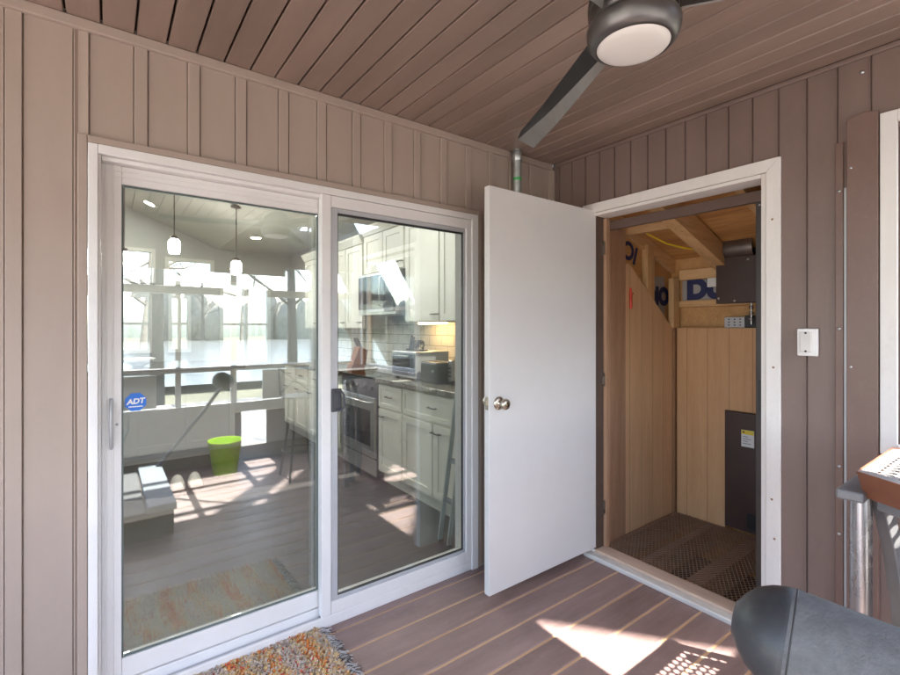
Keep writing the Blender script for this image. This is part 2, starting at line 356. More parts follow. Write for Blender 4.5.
# white framed window at the right end of the brown wall
wn = thing('window', 'white framed window at the far right end of the brown plank wall', 'window', (0, -2.2, WZ0))
mb = MB(); c = .036
mb.box(-.02, -.0006, WY0+.05, WY0+.05-c-.012, WZ0-.03, WZ1+.062); mb.box(-.02, -.0006, WY1-.05, WY1+c-.05, WZ0-.03, WZ1+.062)
mb.box(-.02, -.0006, WY0+.0015, WY1-.0135, WZ1+.02, WZ1+.062); mb.box(-.03, -.0006, WY0+.0015, WY1-.0135, WZ0-.03, WZ0+.012)
mb.build('casing', M['wtrim'], wn, .002)
mb = MB(); mb.box(.02, .06, WY0-.001, WY0-.04, WZ0+.001, WZ1-.001); mb.box(.02, .06, WY1+.001, WY1+.04, WZ0+.001, WZ1-.001)
mb.box(.022, .058, WY0-.041, WY1+.041, WZ1-.041, WZ1-.001); mb.box(.022, .058, WY0-.041, WY1+.041, WZ0+.001, WZ0+.041); mb.box(.024, .056, WY0-.041, WY1+.041, 1.55, 1.585)
mb.build('sash', M['white'], wn, .002)
MB().box(.038, .042, WY0-.0405, WY1+.0405, WZ0+.0405, WZ1-.0405).build('pane', M['wglass'], wn)

# ------------------------------------------------------------------ sliding glass door
sd = thing('sliding_glass_door', 'white two panel sliding glass door in the taupe wall', 'door', (-1.53, 0, 0))
mb = MB()
mb.box(-2.414, -2.3865, -.022, .125, .0, 2.0165); mb.box(-2.4, -2.378, -.004, .1245, .001, 2.0005)   # left jamb, stepped
mb.box(-.7, -.6545, -.022, .125, .0, 2.0165); mb.box(-.712, -.698, .03, .1245, .001, 1.998)
mb.box(-2.386, -.7005, -.022, .125, 1.984, 2.0165); mb.box(-2.377, -.713, .0, .1245, 1.968, 1.9835)
mb.box(-2.386, -.7005, .033, .125, 0, .075)
mb.build('frame', M['white'], sd, .0025)
MB().box(-2.386, -.7005, -.014, -.0005, 0, .052).build('sill_lip', M['white'], sd, .004)
MB().box(-2.386, -.7005, .0, .0325, 0, .038).build('track', M['greyv'], sd, .002)
# fixed panel, set back
mb = MB()
mb.box(-2.3775, -2.318, .036, .078, .08, 1.968); mb.box(-1.572, -1.515, .036, .078, .08, 1.968)
mb.box(-2.3175, -1.5725, .0362, .0778, 1.902, 1.967); mb.box(-2.3175, -1.5725, .0362, .0778, .0805, .156)
for a in (-2.366, -2.346): mb.box(a, a+.005, .0325, .0365, .081, 1.967)
for a in (1.926, 1.946): mb.box(-2.34, -1.575, .0328, .0364, a, a+.005)
fx = mb.build('fixed_panel', M['white'], sd, .0025)
mb = MB(); g = .006
mb.box(-2.318, -2.318+g, .044, .05, .157, 1.9); mb.box(-1.572, -1.572-g, .044, .05, .157, 1.9); mb.box(-2.311, -1.579, .0442, .05, 1.895, 1.9015); mb.box(-2.311, -1.579, .0442, .05, .1565, .163)
mb.build('gasket', mat('green_grey_gasket', (.12, .15, .145), .5), fx)
for gy in (.052, .066): MB().box(-2.3175, -1.5725, gy, gy+.004, .157, 1.9015).build('glass', M['glass'], fx)
mb = MB()
mb.tube([(-2.349, .035, 1.115), (-2.3495, .018, 1.10), (-2.350, .008, 1.05), (-2.350, .008, 1.0), (-2.3495, .018, .95), (-2.349, .035, .935)], .006, 8)
mb.build('pull_handle', M['greyv'], fx)
MB().lathe([(.0001, .003), (.004, .0025), (.005, 0)], (-2.332, .036, 1.02), (0, -1, 0), 10).build('screw', M['screw'], fx)
mb = MB()
mb.tube([(-2.33, .079, 1.12), (-2.325, .11, 1.11), (-2.30, .125, 1.05), (-2.30, .125, .98), (-2.325, .11, .92), (-2.33, .079, .91)], .009, 8)
mb.build('inner_handle', M['stick'], fx)
# sticker (octagon) with lettering on the outside of the fixed pane
cx, cz, r = -2.2745, 1.095, .034
st = MB().prism([(cx+r*1.06*math.cos(R(22.5+45*k)), .0512, cz+r*1.06*math.sin(R(22.5+45*k))) for k in range(8)], (0, .0006, 0)).build('sticker', M['blue'], fx)
tag(st, 'small blue octagonal security sticker on the glass')
text('ADT', .027, basis((cx, .0508, cz+.002), (1, 0, .06), (0, 0, 1)), M['stwhite'], 'lettering', st, .0003, .15, .0012)
MB().box(cx-.022, cx+.022, .0506, .0509, cz-.019, cz-.015).build('lettering_line', M['stwhite'], st)
# sliding panel, in the outer track
mb = MB()
mb.box(-1.578, -1.533, -.016, .024, .0525, 1.983); mb.box(-.737, -.7005, -.016, .024, .0525, 1.983)
mb.box(-1.5325, -.7375, -.0158, .0238, 1.93, 1.982); mb.box(-1.5325, -.7375, -.0158, .0238, .053, .112)
sl = mb.build('sliding_panel', M['white'], sd, .003)
mb = MB()
mb.box(-1.532, -1.499, -.010, .012, .113, 1.929); mb.box(-.752, -.738, -.006, .012, .113, 1.929)
mb.box(-1.4985, -.7525, -.0098, .0118, 1.908, 1.9288); mb.box(-1.4985, -.7525, -.0098, .0118, .1132, .127)
mb.build('inner_frame', M['greyv'], sl, .0015)
mb = MB()
mb.box(-1.4985, -1.4945, -.004, .01, .1275, 1.9075); mb.box(-.7565, -.7525, -.004, .01, .1275, 1.9075); mb.box(-1.494, -.757, -.0042, .0098, 1.898, 1.9075); mb.box(-1.494, -.757, -.0042, .0098, .1275, .131)
mb.build('gasket', M['gasket'], sl)
for gy in (.001, .015): MB().box(-1.494, -.757, gy, gy+.004, .1315, 1.8975).build('glass', M['glass'], sl)
mb = MB(); mb.box(-1.534, -1.483, -.022, -.0105, .985, 1.092)
lt = mb.build('latch', M['latch'], sl, .004)
mb = MB(); mb.tube([(-1.515, -.0225, 1.083), (-1.492, -.034, 1.082), (-1.478, -.036, 1.06), (-1.478, -.036, 1.01), (-1.492, -.034, .992), (-1.515, -.0225, .991)], .005, 8); mb.box(-1.526, -1.496, -.026, -.022, 1.005, 1.07)
mb.build('lever', M['latch'], lt)

# ------------------------------------------------------------------ closet opening trim
cs = thing('door_casing', 'white painted casing around the utility closet opening', 'door frame', (0, -.77, 0))
CT, CI = 2.119, 2.064
mb = MB()
def casing(y0, y1, z0, z1): mb.box(-.016, -.0008, y0, y1, z0, z1)
# mitred profile built from stepped boards
mb.prism([(-.016, -1.236, 0), (-.016, -1.292, 0), (-.016, -1.292, CT), (-.016, -1.236, CI)], (.0152, 0, 0))
mb.prism([(-.016, -.309, 0), (-.016, -.253, 0), (-.016, -.253, CT), (-.016, -.309, CI)], (.0152, 0, 0))
mb.prism([(-.016, -1.2365, CI+.0005), (-.016, -1.2915, CT), (-.016, -.2535, CT), (-.016, -.3085, CI+.0005)], (.0152, 0, 0))
mb.build('casing', M['wtrim'], cs, .003)
mb = MB()
mb.box(-.006, .118, -1.2345, -1.215, 0, CI-.001); mb.box(-.006, .118, -.3295+.0, -.3105, 0, .034); mb.box(-.0055, .1175, -1.2145, -.3105, CI-.018, CI-.001)
mb.box(.06, .118, -.311, -.334, .035, CI-.019)
mb.build('jamb', M['wtrim'], cs, .002)
MB().box(-.055, .0, -1.262, -.285, .0, .026).build('threshold_plate', M['alu'], cs, .006)
MB().box(.001, .1, -1.2145, -.33, .0, .038).build('threshold', M['thrw'], cs, .004)
mb = MB()
for yy, zz in [(-1.262, 1.85), (-1.266, 1.2), (-1.26, .62), (-1.27, .45), (-1.262, .2)]:
    mb.lathe([(.0001, .0012), (.004, .001), (.005, 0)], (-.016, yy, zz), (-1, 0, 0), 10)
mb.build('nail_head', mat('rust_spot', (.28, .17, .11), .7), cs)

# ------------------------------------------------------------------ the open white door
dr = thing('white_door', 'plain white flush door standing wide open between closet and sliding door', 'door', (.05, -.31, .04))
DZ0, DZ1, DX0, DX1, DY0, DY1 = .045, 2.078, -.845, .056, -.33, -.294
MB().box(DX0, DX1, DY0, DY1, DZ0, DZ1).build('slab', M['wdoor'], dr, .002)
for sgn in (-1, 1):
    mb = MB(); y0 = DY0 if sgn < 0 else DY1; xx, zz = -.782, .995
    mb.lathe([(.034, 0), (.034, .003), (.031, .008), (.024, .011), (.013, .013), (.0115, .022), (.0125, .030), (.020, .034), (.0265, .042), (.0275, .050), (.025, .058), (.018, .062), (.0001, .0635)], (xx, y0, zz), (0, sgn, 0), 28)
    kn = mb.build('doorknob', M['nickel'], dr)
    if sgn < 0:
        MB().lathe([(.009, 0), (.009, .0015), (.0001, .0015)], (xx, y0-.0634, zz), (0, -1, 0), 16).build('keyhole', M['brass'], kn)
mb = MB(); mb.box(DX0-.0015, DX0, -.324, -.300, .965, 1.03); mb.box(DX0-.010, DX0-.0015, -.319, -.305, .988, 1.008)
mb.build('latch_plate', M['nickel'], dr, .001)
for z in (1.86, 1.06, .28):
    mb = MB(); mb.tube([(DX1+.008, -.326, z-.045), (DX1+.008, -.326, z+.045)], .006, 10); mb.box(DX1+.0005, DX1+.003, -.324, -.296, z-.042, z+.042)
    mb.box(DX1+.012, DX1+.016, -.352, -.328, z-.042, z+.042)
    mb.build('hinge', M['nickel'], dr)

# conduit rising behind the door
cd = thing('conduit', 'galvanised steel pipe rising to the ceiling behind the open white door', 'pipe', (-.384, -.06, 0))
MB().tube([(-.384, -.062, .0), (-.384, -.062, 2.4385)], .0245, 18).build('pipe', M['galv'], cd)
MB().lathe([(.0262, -.03), (.0285, -.028), (.0285, .028), (.0262, .03)], (-.384, -.062, 2.4), n=18).build('coupling', M['galv'], cd)
MB().lathe([(.0248, -.009), (.0248, .009)], (-.384, -.062, 2.262), n=18).build('paint_mark', M['green'], cd)

# light switch box
sw = thing('switch_box', 'white blank cover box on the brown wall right of the closet', 'electrical box', (0, -1.389, 1.313))
MB().box(-.022, -.0042, -1.354, -1.425, 1.256, 1.370).build('cover_plate', M['white'], sw, .004)
MB().box(-.029, -.0222, -1.365, -1.407, 1.272, 1.357).build('insert', mat('ivory_insert', (.68, .65, .62), .45), sw, .004)
for z in (1.358-.006, 1.276): MB().lathe([(.0001, .002), (.004, .0015), (.0045, 0)], (-.029, -1.386, z), (-1, 0, 0), 10).build('screw', M['gasket'], sw)

# ------------------------------------------------------------------ ceiling fan
FX, FY = -1.333, -1.41
fan = thing('ceiling_fan', 'dark bronze ceiling fan with a round white light under the plank ceiling', 'ceiling fan', (FX, FY, H))
MB().lathe([(.0001, H), (.075, H), (.075, H-.02), (.05, H-.05), (.02, H-.06), (.016, H-.06)], (FX, FY, 0), n=36).build('canopy', M['fanmetal'], fan)
MB().tube([(FX, FY, H-.05), (FX, FY, 2.24)], .014, 14).build('downrod', M['fanmetal'], fan)
MB().lathe([(.015, 2.245), (.05, 2.24), (.085, 2.225), (.102, 2.195), (.106, 2.165), (.1055, 2.150), (.1035, 2.149), (.1035, 2.146), (.105, 2.145), (.103, 2.128), (.099, 2.119), (.096, 2.117)], (FX, FY, 0), n=48).build('motor_housing', M['fanmetal'], fan)
MB().lathe([(.096, 2.115), (.106, 2.112), (.109, 2.105), (.108, 2.090), (.102, 2.073), (.093, 2.063), (.086, 2.060), (.084, 2.063)], (FX, FY, 0), n=48).build('light_ring', mat('brushed_ring', (.13, .12, .115), .36, metal=.7, var=.08, scale=14), fan)
MB().lathe([(.0845, 2.062), (.08, 2.057), (.065, 2.053), (.04, 2.050), (.0001, 2.049)], (FX, FY, 0), n=40).build('light_dome', M['opal'], fan)
for k in range(3):
    a = R((25.5, 147, 264)[k]); d = Vector((math.sin(a), math.cos(a), 0)); s_ = Vector((d.y, -d.x, 0)); up = Vector((0, 0, 1)); C0 = Vector((FX, FY, 2.126))
    def pt(r, w, z): return C0+d*r+s_*w+up*(z+.024*max(0, 1-(r-.1)/.4))
    mb = MB(); rows = []
    n = 14
    for i in range(n+1):
        t = i/n; r = .105+t*.645
        w0 = -.028-.006*t; w1 = .024+.014*t; wm = (w1-.005)*(1-t)+(w0+.003)*t          # trailing edge, leading edge, crease
        tip = max(0, (t-.93)/.07); w0 += .012*tip; 
        tw = R(24-10*t)
        def pos(w, dz): return pt(r, w*math.cos(tw), -w*math.sin(tw)+dz)
        rows.append([pos(w0, .006), pos(wm, -.004), pos(w1, -.026+.010*t), pos(w1, -.021+.010*t), pos(wm, .003), pos(w0, .011)])
    vs = [p for rr in rows for p in rr]; m = 6
    for i in range(n):
        for j in range(m):
            f = [(i*m+j, i*m+(j+1) % m, (i+1)*m+(j+1) % m, (i+1)*m+j)]
            mb.add([vs[q] for q in f[0]], [(0, 1, 2, 3)], 1 if j in (1, 2) else 0)
    mb.add(rows[0], [(0, 1, 2, 3, 4, 5)], 0); mb.add(rows[-1], [(5, 4, 3, 2, 1, 0)], 1)
    bl = mb.build('blade', [M['fanblade'], M['fanblade2']], fan)
    MB().obox(pt(.095, 0, 0), (.05, .045, .014), Matrix((d, -s_, up)).transposed(), 0).build('blade_iron', M['fanmetal'], bl, .003)

# ------------------------------------------------------------------ utility closet interior
cl = thing('closet_shell', 'bare wood utility closet interior seen through the white casing', 'closet', (.6, -.8, 0))
PY = -.275; BX = 1.03
mb = MB(); mb.prism([(.40, PY, .0), (BX-.025, PY, .0), (BX-.025, PY, 1.375), (.455, PY, 1.80), (.40, PY, 1.80)], (0, .008, 0))
mb.build('side_panelling', M['panel'], cl)
mb = MB(); mb.prism([(BX, -.30, .0), (BX, -.30, 1.371), (BX, -1.3, 1.371), (BX, -1.3, .815), (BX, -.632, .815), (BX, -.632, .0)], (.008, 0, 0))
mb.build('back_panelling', M['panelb'], cl)
MB().box(BX-.024, BX+.03, PY-.02, PY+.01, 0, 1.37).build('corner_post', wood('dark_corner', (.22, .11, .05), (.30, .16, .08)), cl, .003)
# framing
MB().box(.13, .20, -.296, -.256, .0, 2.03).build('stud', M['jambw'], cl, .003)
MB().box(.2035, .30, -.290, -.25, .0, 2.02).build('stud', M['jambw'], cl, .003)
MB().box(.302, .398, -.283, -.245, .0, 2.02).build('stud', M['jambw'], cl, .003)
MB().box(.70, .79, -.262, -.215, .9, 1.96).build('stud', M['pine'], cl, .003)
MB().box(1.00, 1.09, -.29, -.25, 1.372, 1.74).build('stud', M['pine'], cl, .003)
MB().box(1.075, 1.11, -1.35, -.292, 1.725, 1.80).build('top_plate', M['piney'], cl, .003)
MB().box(1.07, 1.112, -1.35, -.292, 1.525, 1.572).build('nailer', M['piney'], cl, .003)
# sloping rafter on the left wall and the rafters under the roof boards
def slope_z(x): return 2.135-(x-.35)*.335
def rafter(y, w=.04, h=.13, x0=.12, x1=1.25, m=None, dz=0):
    mb = MB(); mb.prism([(x0, y, slope_z(x0)+dz), (x1, y, slope_z(x1)+dz), (x1, y, slope_z(x1)-h+dz), (x0, y, slope_z(x0)-h+dz)], (0, w, 0)); return mb.build('rafter', m or M['pinex'], cl, .003)
rafter(-.243, .035, .10, dz=.01)
rafter(-.66, .085, .14)
rafter(-1.07, .04, .13)
mb = MB(); mb.box(.48, .52, -.57, -.21, 2.0, 2.075); mb.build('blocking', M['piney'], cl, .003)
MB().prism([(.115, -1.4, slope_z(.115)+.012), (1.3, -1.4, slope_z(1.3)+.012), (1.3, -1.4, slope_z(1.3)+.04), (.115, -1.4, slope_z(.115)+.04)], (0, 1.25, 0)).build('roof_boards', M['deckply'], cl)
mb = MB(); mb.box(.11, 1.3, -.212, -.18, -.3, 2.6); mb.box(.11, 1.3, -1.42, -1.405, -.3, 2.6); mb.box(1.118, 1.14, -1.404, -.2125, -.3, 2.2)
mb.build('sheathing', M['ply'], cl)
# printed housewrap between the studs
wr = MB().box(1.1105, 1.1165, -1.2, -.30, 1.575, 1.722).build('housewrap', M['wrap'], cl)
text('DUO', .19, basis((1.1095, -.55, 1.648), (0, -1, 0), (0, 0, 1)), M['navy'], 'printed_letters', wr, .0005, 0, .014)
wr2 = MB().box(.80, 1.0, -.2185, -.2125, 1.45, 1.75).build('housewrap', M['wrap'], cl)
text('OJO', .17, basis((.90, -.2195, 1.6), (1, 0, 0), (0, 0, 1)), M['navy'], 'printed_letters', wr2, .0005, 0, .012)
wr3 = MB().box(.45, .66, -.2185, -.2125, 1.6, 2.0).build('housewrap', M['ply'], cl)
text('OI', .17, basis((.545, -.2195, 1.89), (1, 0, -.35), (.35, 0, 1)), M['navy'], 'printed_letters', wr3, .0005, 0, .006)
MB().box(1.05, 1.0725, -.505, -.565, 1.66, 1.722).build('loose_tag', M['label'], cl)

# floor of expanded metal over joists
gr = thing('metal_floor_grate', 'rusty expanded metal mesh floor of the utility closet', 'floor grate', (.6, -.75, .0))
gx0, gx1, gy0, gy1 = .12, 1.026, -1.215, -.30
mb = MB()
def clipbar(x0, y0, dx, dy, w, t, z):
    # clip an infinite line to the rectangle
    lo, hi = -9, 9
    for p, d, a, b in ((x0, dx, gx0, gx1), (y0, dy, gy0, gy1)):
        t0, t1 = (a-p)/d, (b-p)/d
        lo = max(lo, min(t0, t1)); hi = min(hi, max(t0, t1))
    if hi-lo > .01: mb.bar((x0+dx*lo, y0+dy*lo, z), (x0+dx*hi, y0+dy*hi, z), w, t)
ang = R(61); pitch = .0355
for sg in (1, -1):
    dx, dy = math.sin(ang)*sg, math.cos(ang)
    k = -60
    for k in range(-60, 61): clipbar(.57+k*pitch*1.15, -.757, dx, dy, .004, .003, .012+.002*sg)
mb.build('mesh', M['grate'], gr)
for y0, w in [(-.55, .05), (-.835, .085), (-.30, .03), (-1.14, .06)]:
    MB().box(.11, 1.026, y0-w/2, y0+w/2, -.13, .006).build('joist', M['joist'], gr, .003)
MB().box(.103, 1.1, -1.404, -.213, -.32, -.29).build('pit_floor', M['soil'], gr)

# brown steel boxes
ub = thing('brown_duct_box', 'upper brown steel duct box hung near the closet roof', 'air handler', (.98, -.8, 1.54))
MB().box(.955, 1.025, -.605, -1.2, 1.535, 1.84).build('cabinet', M['dkbrown'], ub, .004)
for yy, zz in [(-.622, 1.80), (-.622, 1.57), (-.80, 1.815), (-.72, 1.55)]:
    MB().lathe([(.0001, .004), (.006, .0035), (.0085, 0)], (.955, yy, zz), (-1, 0, 0), 12).build('bolt', M['screw'], ub)
MB().lathe([(.07, -.22), (.075, -.2), (.075, .05), (.07, .08)], (1.0, -.75, 1.9), (0, -1, 0), 20).build('duct_elbow', mat('dull_duct', (.14, .11, .10), .4, metal=.6), ub)
lb = thing('furnace_cabinet', 'lower dark brown furnace cabinet with a yellow and white label', 'furnace', (.9, -.85, 0))
MB().box(1.012, 1.029, -.636, -1.2, .03, .811).build('cabinet', M['dkbrown'], lb, .004)
lbl = MB().box(1.0105, 1.0118, -.74, -.815, .59, .70).build('rating_label', M['label'], lb)
MB().box(1.0098, 1.0103, -.741, -.814, .672, .699).build('label_band', M['labely'], lbl)
mb = MB(); mb.lathe([(.0001, .0004), (.006, .0003)], (1.0098, -.754, .686), (-1, 0, 0), 12)
mb.build('label_symbol', M['gasket'], lbl)
for k in range(4): MB().box(1.0099, 1.0103, -.748, -.748-.03-.02*(k % 2), .655-.015*k, .658-.015*k).build('label_print', M['gasket'], lbl)
mb = MB(); mb.box(1.004, 1.0115, -.775, -.83, .06, .16); mb.build('knockout', M['black'], lb)
# valve / pipe
vp = thing('chrome_valve', 'small chrome pipe valve on the ledge below the duct box', 'valve', (1.0, -.79, 1.372))
mb = MB(); mb.tube([(1.01, -.80, 1.395), (1.01, -.80, 1.535)], .006, 10)
mb.build('pipe', M['chrome'], vp)
for z in (1.43, 1.47, 1.505): MB().lathe([(.006, -.009), (.015, -.005), (.015, .005), (.006, .009)], (1.01, -.80, z), n=14).build('fitting', M['chrome'], vp)
ob = thing('outlet_box', 'grey metal junction box standing behind the back panelling', 'electrical box', (1.06, -.7, 1.372))
MB().box(1.045, 1.08, -.62, -.745, 1.372, 1.445).build('box', M['greyv'], ob, .003)
for a in range(3):
    for b in range(3): MB().box(1.0435, 1.045, -.645-.035*a, -.655-.035*a, 1.387+.02*b, 1.394+.02*b).build('knockout', M['gasket'], ob)
jb = tag(MB().box(1.04, 1.10, -.75, -1.1, 1.372, 1.455).build('control_box', M['black'], None, .004), 'black control box behind the chrome valve', 'electrical box')
yc = thing('yellow_cable', 'yellow electrical cable strung under the closet roof boards', 'cable', (.6, -.4, 2.0))
MB().tube([(.50, -.30, 2.055), (.58, -.335, 2.005), (.70, -.40, 1.945), (.80, -.47, 1.915), (.90, -.54, 1.90)], .0065, 8).build('cable', M['yellow'], yc)
rt_ = thing('pry_bar', 'red handled tool hung on the left closet panelling', 'tool', (.45, -.29, 1.55))
mb = MB(); mb.tube([(.452, -.287, 1.50), (.452, -.287, 1.595), (.450, -.285, 1.64)], [.009, .011, .006], 10); mb.build('handle', M['red'], rt_)
mb = MB(); mb.tube([(.452, -.276, 1.60), (.456, -.292, 1.602), (.475, -.293, 1.603)], .003, 6); mb.build('hook', M['black'], rt_)

# brown storm-door frame inside the opening
sf = thing('storm_door_frame', 'brown aluminium storm door frame inside the closet opening', 'door frame', (.13, -.8, 0))
MB().box(.119, .145, -1.21, -.335, 1.972, 2.026).build('head_bar', M['bronze'], sf, .004)
MB().box(.1185, .146, -1.195, -1.148, .04, 1.9715).build('side_rail', M['bronzedk'], sf, .003)
MB().box(.119, .144, -1.2140, -1.1955, .04, 1.9715).build('side_jamb', M['black'], sf, .002)
MB().box(.078, .1175, -.356, -.3355, .039, 2.04).build('hinge_jamb', M['jambw'], sf, .002)
MB().box(.104, .1182, -1.163, -1.178, .98, 1.13).build('handle', M['black'], sf, .004)
mb = MB(); mb.lathe([(.0001, .003), (.004, .0025), (.005, 0)], (.1185, -1.165, 1.955), (-1, 0, 0), 10); mb.build('screw', M['screw'], sf)

# ------------------------------------------------------------------ rug
rg = thing('shag_rug', 'multicoloured orange and cream shag rug in front of the sliding door', 'rug', (-2.1, -.32, 0))
RX0, RX1, RY0, RY1 = -2.85, -1.60, -.63, -.017
MB().box(RX0, RX1, RY0, RY1, .0005, .012).build('backing', mat('rug_backing', (.22, .17, .11), .9), rg)
cols = [(.62, .47, .27), (.62, .52, .43), (.70, .23, .05), (.60, .12, .08), (.54, .43, .38), (.68, .46, .2), (.54, .48, .42)]
rm = [mat('rug_yarn_%d' % i, c, .95, var=.15, scale=20) for i, c in enumerate(cols)]
mb = MB()
def tuft(x, y, l, mi, z=.010):
    a = rnd.uniform(0, 6.28); lean = rnd.uniform(.1, .95); dx, dy = math.cos(a)*l*lean, math.sin(a)*l*lean
    w = rnd.uniform(.003, .0055); wx, wy = -math.sin(a)*w, math.cos(a)*w; h = l*(1-.45*lean)
    vs = [(x-wx, y-wy, z), (x+wx, y+wy, z), (x+dx*.45+wx*.9, y+dy*.45+wy*.9, z+h*.8), (x+dx*.45-wx*.9, y+dy*.45-wy*.9, z+h*.8), (x+dx+wx*.4, y+dy+wy*.4, z+h*rnd.uniform(.7, 1.0)), (x+dx-wx*.4, y+dy-wy*.4, z+h*.85)]
    mb.add(vs, [(0, 1, 2, 3), (3, 2, 4, 5)], mi)
import colorsys
def band(x, y):
    q = math.sin(x*47+1.3*math.sin(y*9))+.7*math.sin(x*23+2+y*5)+rnd.gauss(0, .75)
    if q > 1.35: return rnd.choice([2, 2, 3])
    if q > .75: return rnd.choice([2, 5, 0])
    if q > -.2: return rnd.choice([0, 1, 5, 0])
    if q > -.9: return rnd.choice([1, 4, 6, 0])
    return rnd.choice([4, 6, 1, 3 if rnd.random() < .35 else 1])
for i in range(30000):
    x = rnd.uniform(RX0, RX1); y = rnd.uniform(RY0, RY1); mb.v and None
    tuft(x, y, rnd.uniform(.014, .030), band(x, y))
mb.build('pile', rm, rg)
mb = MB()
for i in range(330):
    y = rnd.uniform(RY0, RY1); z = .006; l = rnd.uniform(.03, .07); a = rnd.gauss(0, .5)
    pts = [(RX1-.004, y, z), (RX1+l*.35, y+l*.3*a, z+rnd.uniform(.002, .012)), (RX1+l*.75*math.cos(a), y+l*.75*math.sin(a), .004+rnd.uniform(0, .006)), (RX1+l*math.cos(a*1.4), y+l*math.sin(a*1.4), .003)]
    mb.tube(pts, .0016, 4, 0 if rnd.random() < .68 else 1, False)
mb.build('fringe', [mat('white_fringe', (.62, .62, .64), .9), mat('dark_fringe', (.10, .10, .11), .9)], rg)

# ------------------------------------------------------------------ bar table by the window
TZ = .95
tb = thing('bar_table', 'six sided bar table with a copper brown rim and perforated top', 'table', (-.6, -2.0, 0))
K = Vector((-.79, -1.712, 1.0)); SA = .40
hexa = [K, K+Vector((SA, 0, 0)), K+Vector((1.5*SA, -.866*SA, 0)), K+Vector((SA, -1.732*SA, 0)), K+Vector((0, -1.732*SA, 0)), K+Vector((-.5*SA, -.866*SA, 0))]
HC = sum(hexa, Vector())/6
MB().box(-.814, -.36, -1.732, -1.674, .923, .95).build('frame_bar', M['greymetal'], tb, .006)
def inset(p, f): return HC+(p-HC)*f
for i in (1, 2, 3, 4, 5):
    p, q = inset(hexa[i], .86), inset(hexa[(i+1) % 6], .86); p.z = q.z = .922
    MB().bar(p, q, .045, .03).build('frame_bar', M['greymetal'], tb, .005)
mb = MB()
for i in range(6):
    p, q = hexa[i], hexa[(i+1) % 6]; dz = Vector((0, 0, -.066)); pi_, qi = inset(p, .955)+dz, inset(q, .955)+dz
    po, qo = inset(p, .99), inset(q, .99); pl, ql = inset(p, .945)+dz, inset(q, .945)+dz
    mb.add([p, q, qi, pi_], [(0, 1, 2, 3)]); mb.add([po, qo, ql, pl], [(3, 2, 1, 0)]); mb.add([p, q, qo, po], [(3, 2, 1, 0)]); mb.add([pi_, qi, ql, pl], [(0, 1, 2, 3)])
mb.build('rim', M['copper'], tb)
mb = MB(); cell = .032; zz = 1.0-.004
def inside(x, y, f):
    for i in range(6):
        p, q = inset(hexa[i], f), inset(hexa[(i+1) % 6], f)
        if (q.x-p.x)*(y-p.y)-(q.y-p.y)*(x-p.x) > 0: return False
    return True
for i in range(-20, 40):
    for j in range(-4, 44):
        cx_ = K.x+i*cell+(cell/2 if j % 2 else 0); cy_ = K.y-j*cell*.9; hh = cell/2; hv = hh*.9; rr = .0118
        if not inside(cx_, cy_, .93): continue
        sq = [(hh, 0), (hh, hv), (0, hv), (-hh, hv), (-hh, 0), (-hh, -hv), (0, -hv), (hh, -hv)]
        ho = [(rr*math.cos(k*math.pi/4), rr*math.sin(k*math.pi/4)) for k in range(8)]
        vs = [(cx_+a, cy_+b, zz) for a, b in sq]+[(cx_+a, cy_+b, zz) for a, b in ho]+[(cx_+a, cy_+b, zz-.003) for a, b in ho]
        mb.add(vs, [(k, (k+1) % 8, 8+(k+1) % 8, 8+k) for k in range(8)]+[(8+k, 8+(k+1) % 8, 16+(k+1) % 8, 16+k) for k in range(8)])
for i in range(6):
    p, q = inset(hexa[i], .99), inset(hexa[(i+1) % 6], .99); pa, qa = inset(hexa[i], .90), inset(hexa[(i+1) % 6], .90)
    for v in (p, q): v.z = zz+.0012
    for v in (pa, qa): v.z = zz+.0012
    mb.add([p, q, qa, pa], [(0, 1, 2, 3)])
mb.build('perforated_top', M['perf'], tb)
MB().tube([(-.688, -1.70, 0), (-.688, -1.70, .9225)], .0245, 20).build('leg', M['chrome'], tb)
MB().tube([(-.45, -2.25, 0), (-.45, -2.25, .91)], .026, 20).build('leg', M['chrome'], tb)
def bow(pts):
    mb = MB(); pts = [Vector(p) for p in pts]; out = []
    for i in range(len(pts)-1):
        p0, p1, p2, p3 = pts[max(i-1, 0)], pts[i], pts[i+1], pts[min(i+2, len(pts)-1)]
        for k in range(5):
            t = k/5; out.append(.5*((2*p1)+(p2-p0)*t+(2*p0-5*p1+4*p2-p3)*t*t+(3*p1-p0-3*p2+p3)*t**3))
    out.append(pts[-1]); d = Vector((.80, -.60, 0))*.0145; e = Vector((.6, .8, 0))*.02; vs = []; fs = []
    for p in out: vs += [p-d-e, p+d-e, p+d+e, p-d+e]
    for i in range(len(out)-1):
        for k in range(4): fs.append((4*i+k, 4*i+(k+1) % 4, 4*i+4+(k+1) % 4, 4*i+4+k))
    mb.add(vs, fs); mb.add(vs[:4], [(0, 1, 2, 3)]); mb.add(vs[-4:], [(3, 2, 1, 0)])
    mb.build('curved_leg', M['greymetal'], tb, .003)
bow([(-.677, -1.738, .908), (-.65, -1.746, .84), (-.628, -1.757, .75), (-.614, -1.764, .66), (-.602, -1.771, .55), (-.595, -1.775, .3), (-.605, -1.77, .0)])
bow([(-.60, -1.80, .908), (-.55, -1.85, .84), (-.51, -1.89, .75), (-.48, -1.92, .62), (-.46, -1.94, .45), (-.45, -1.95, .2), (-.46, -1.94, .0)])

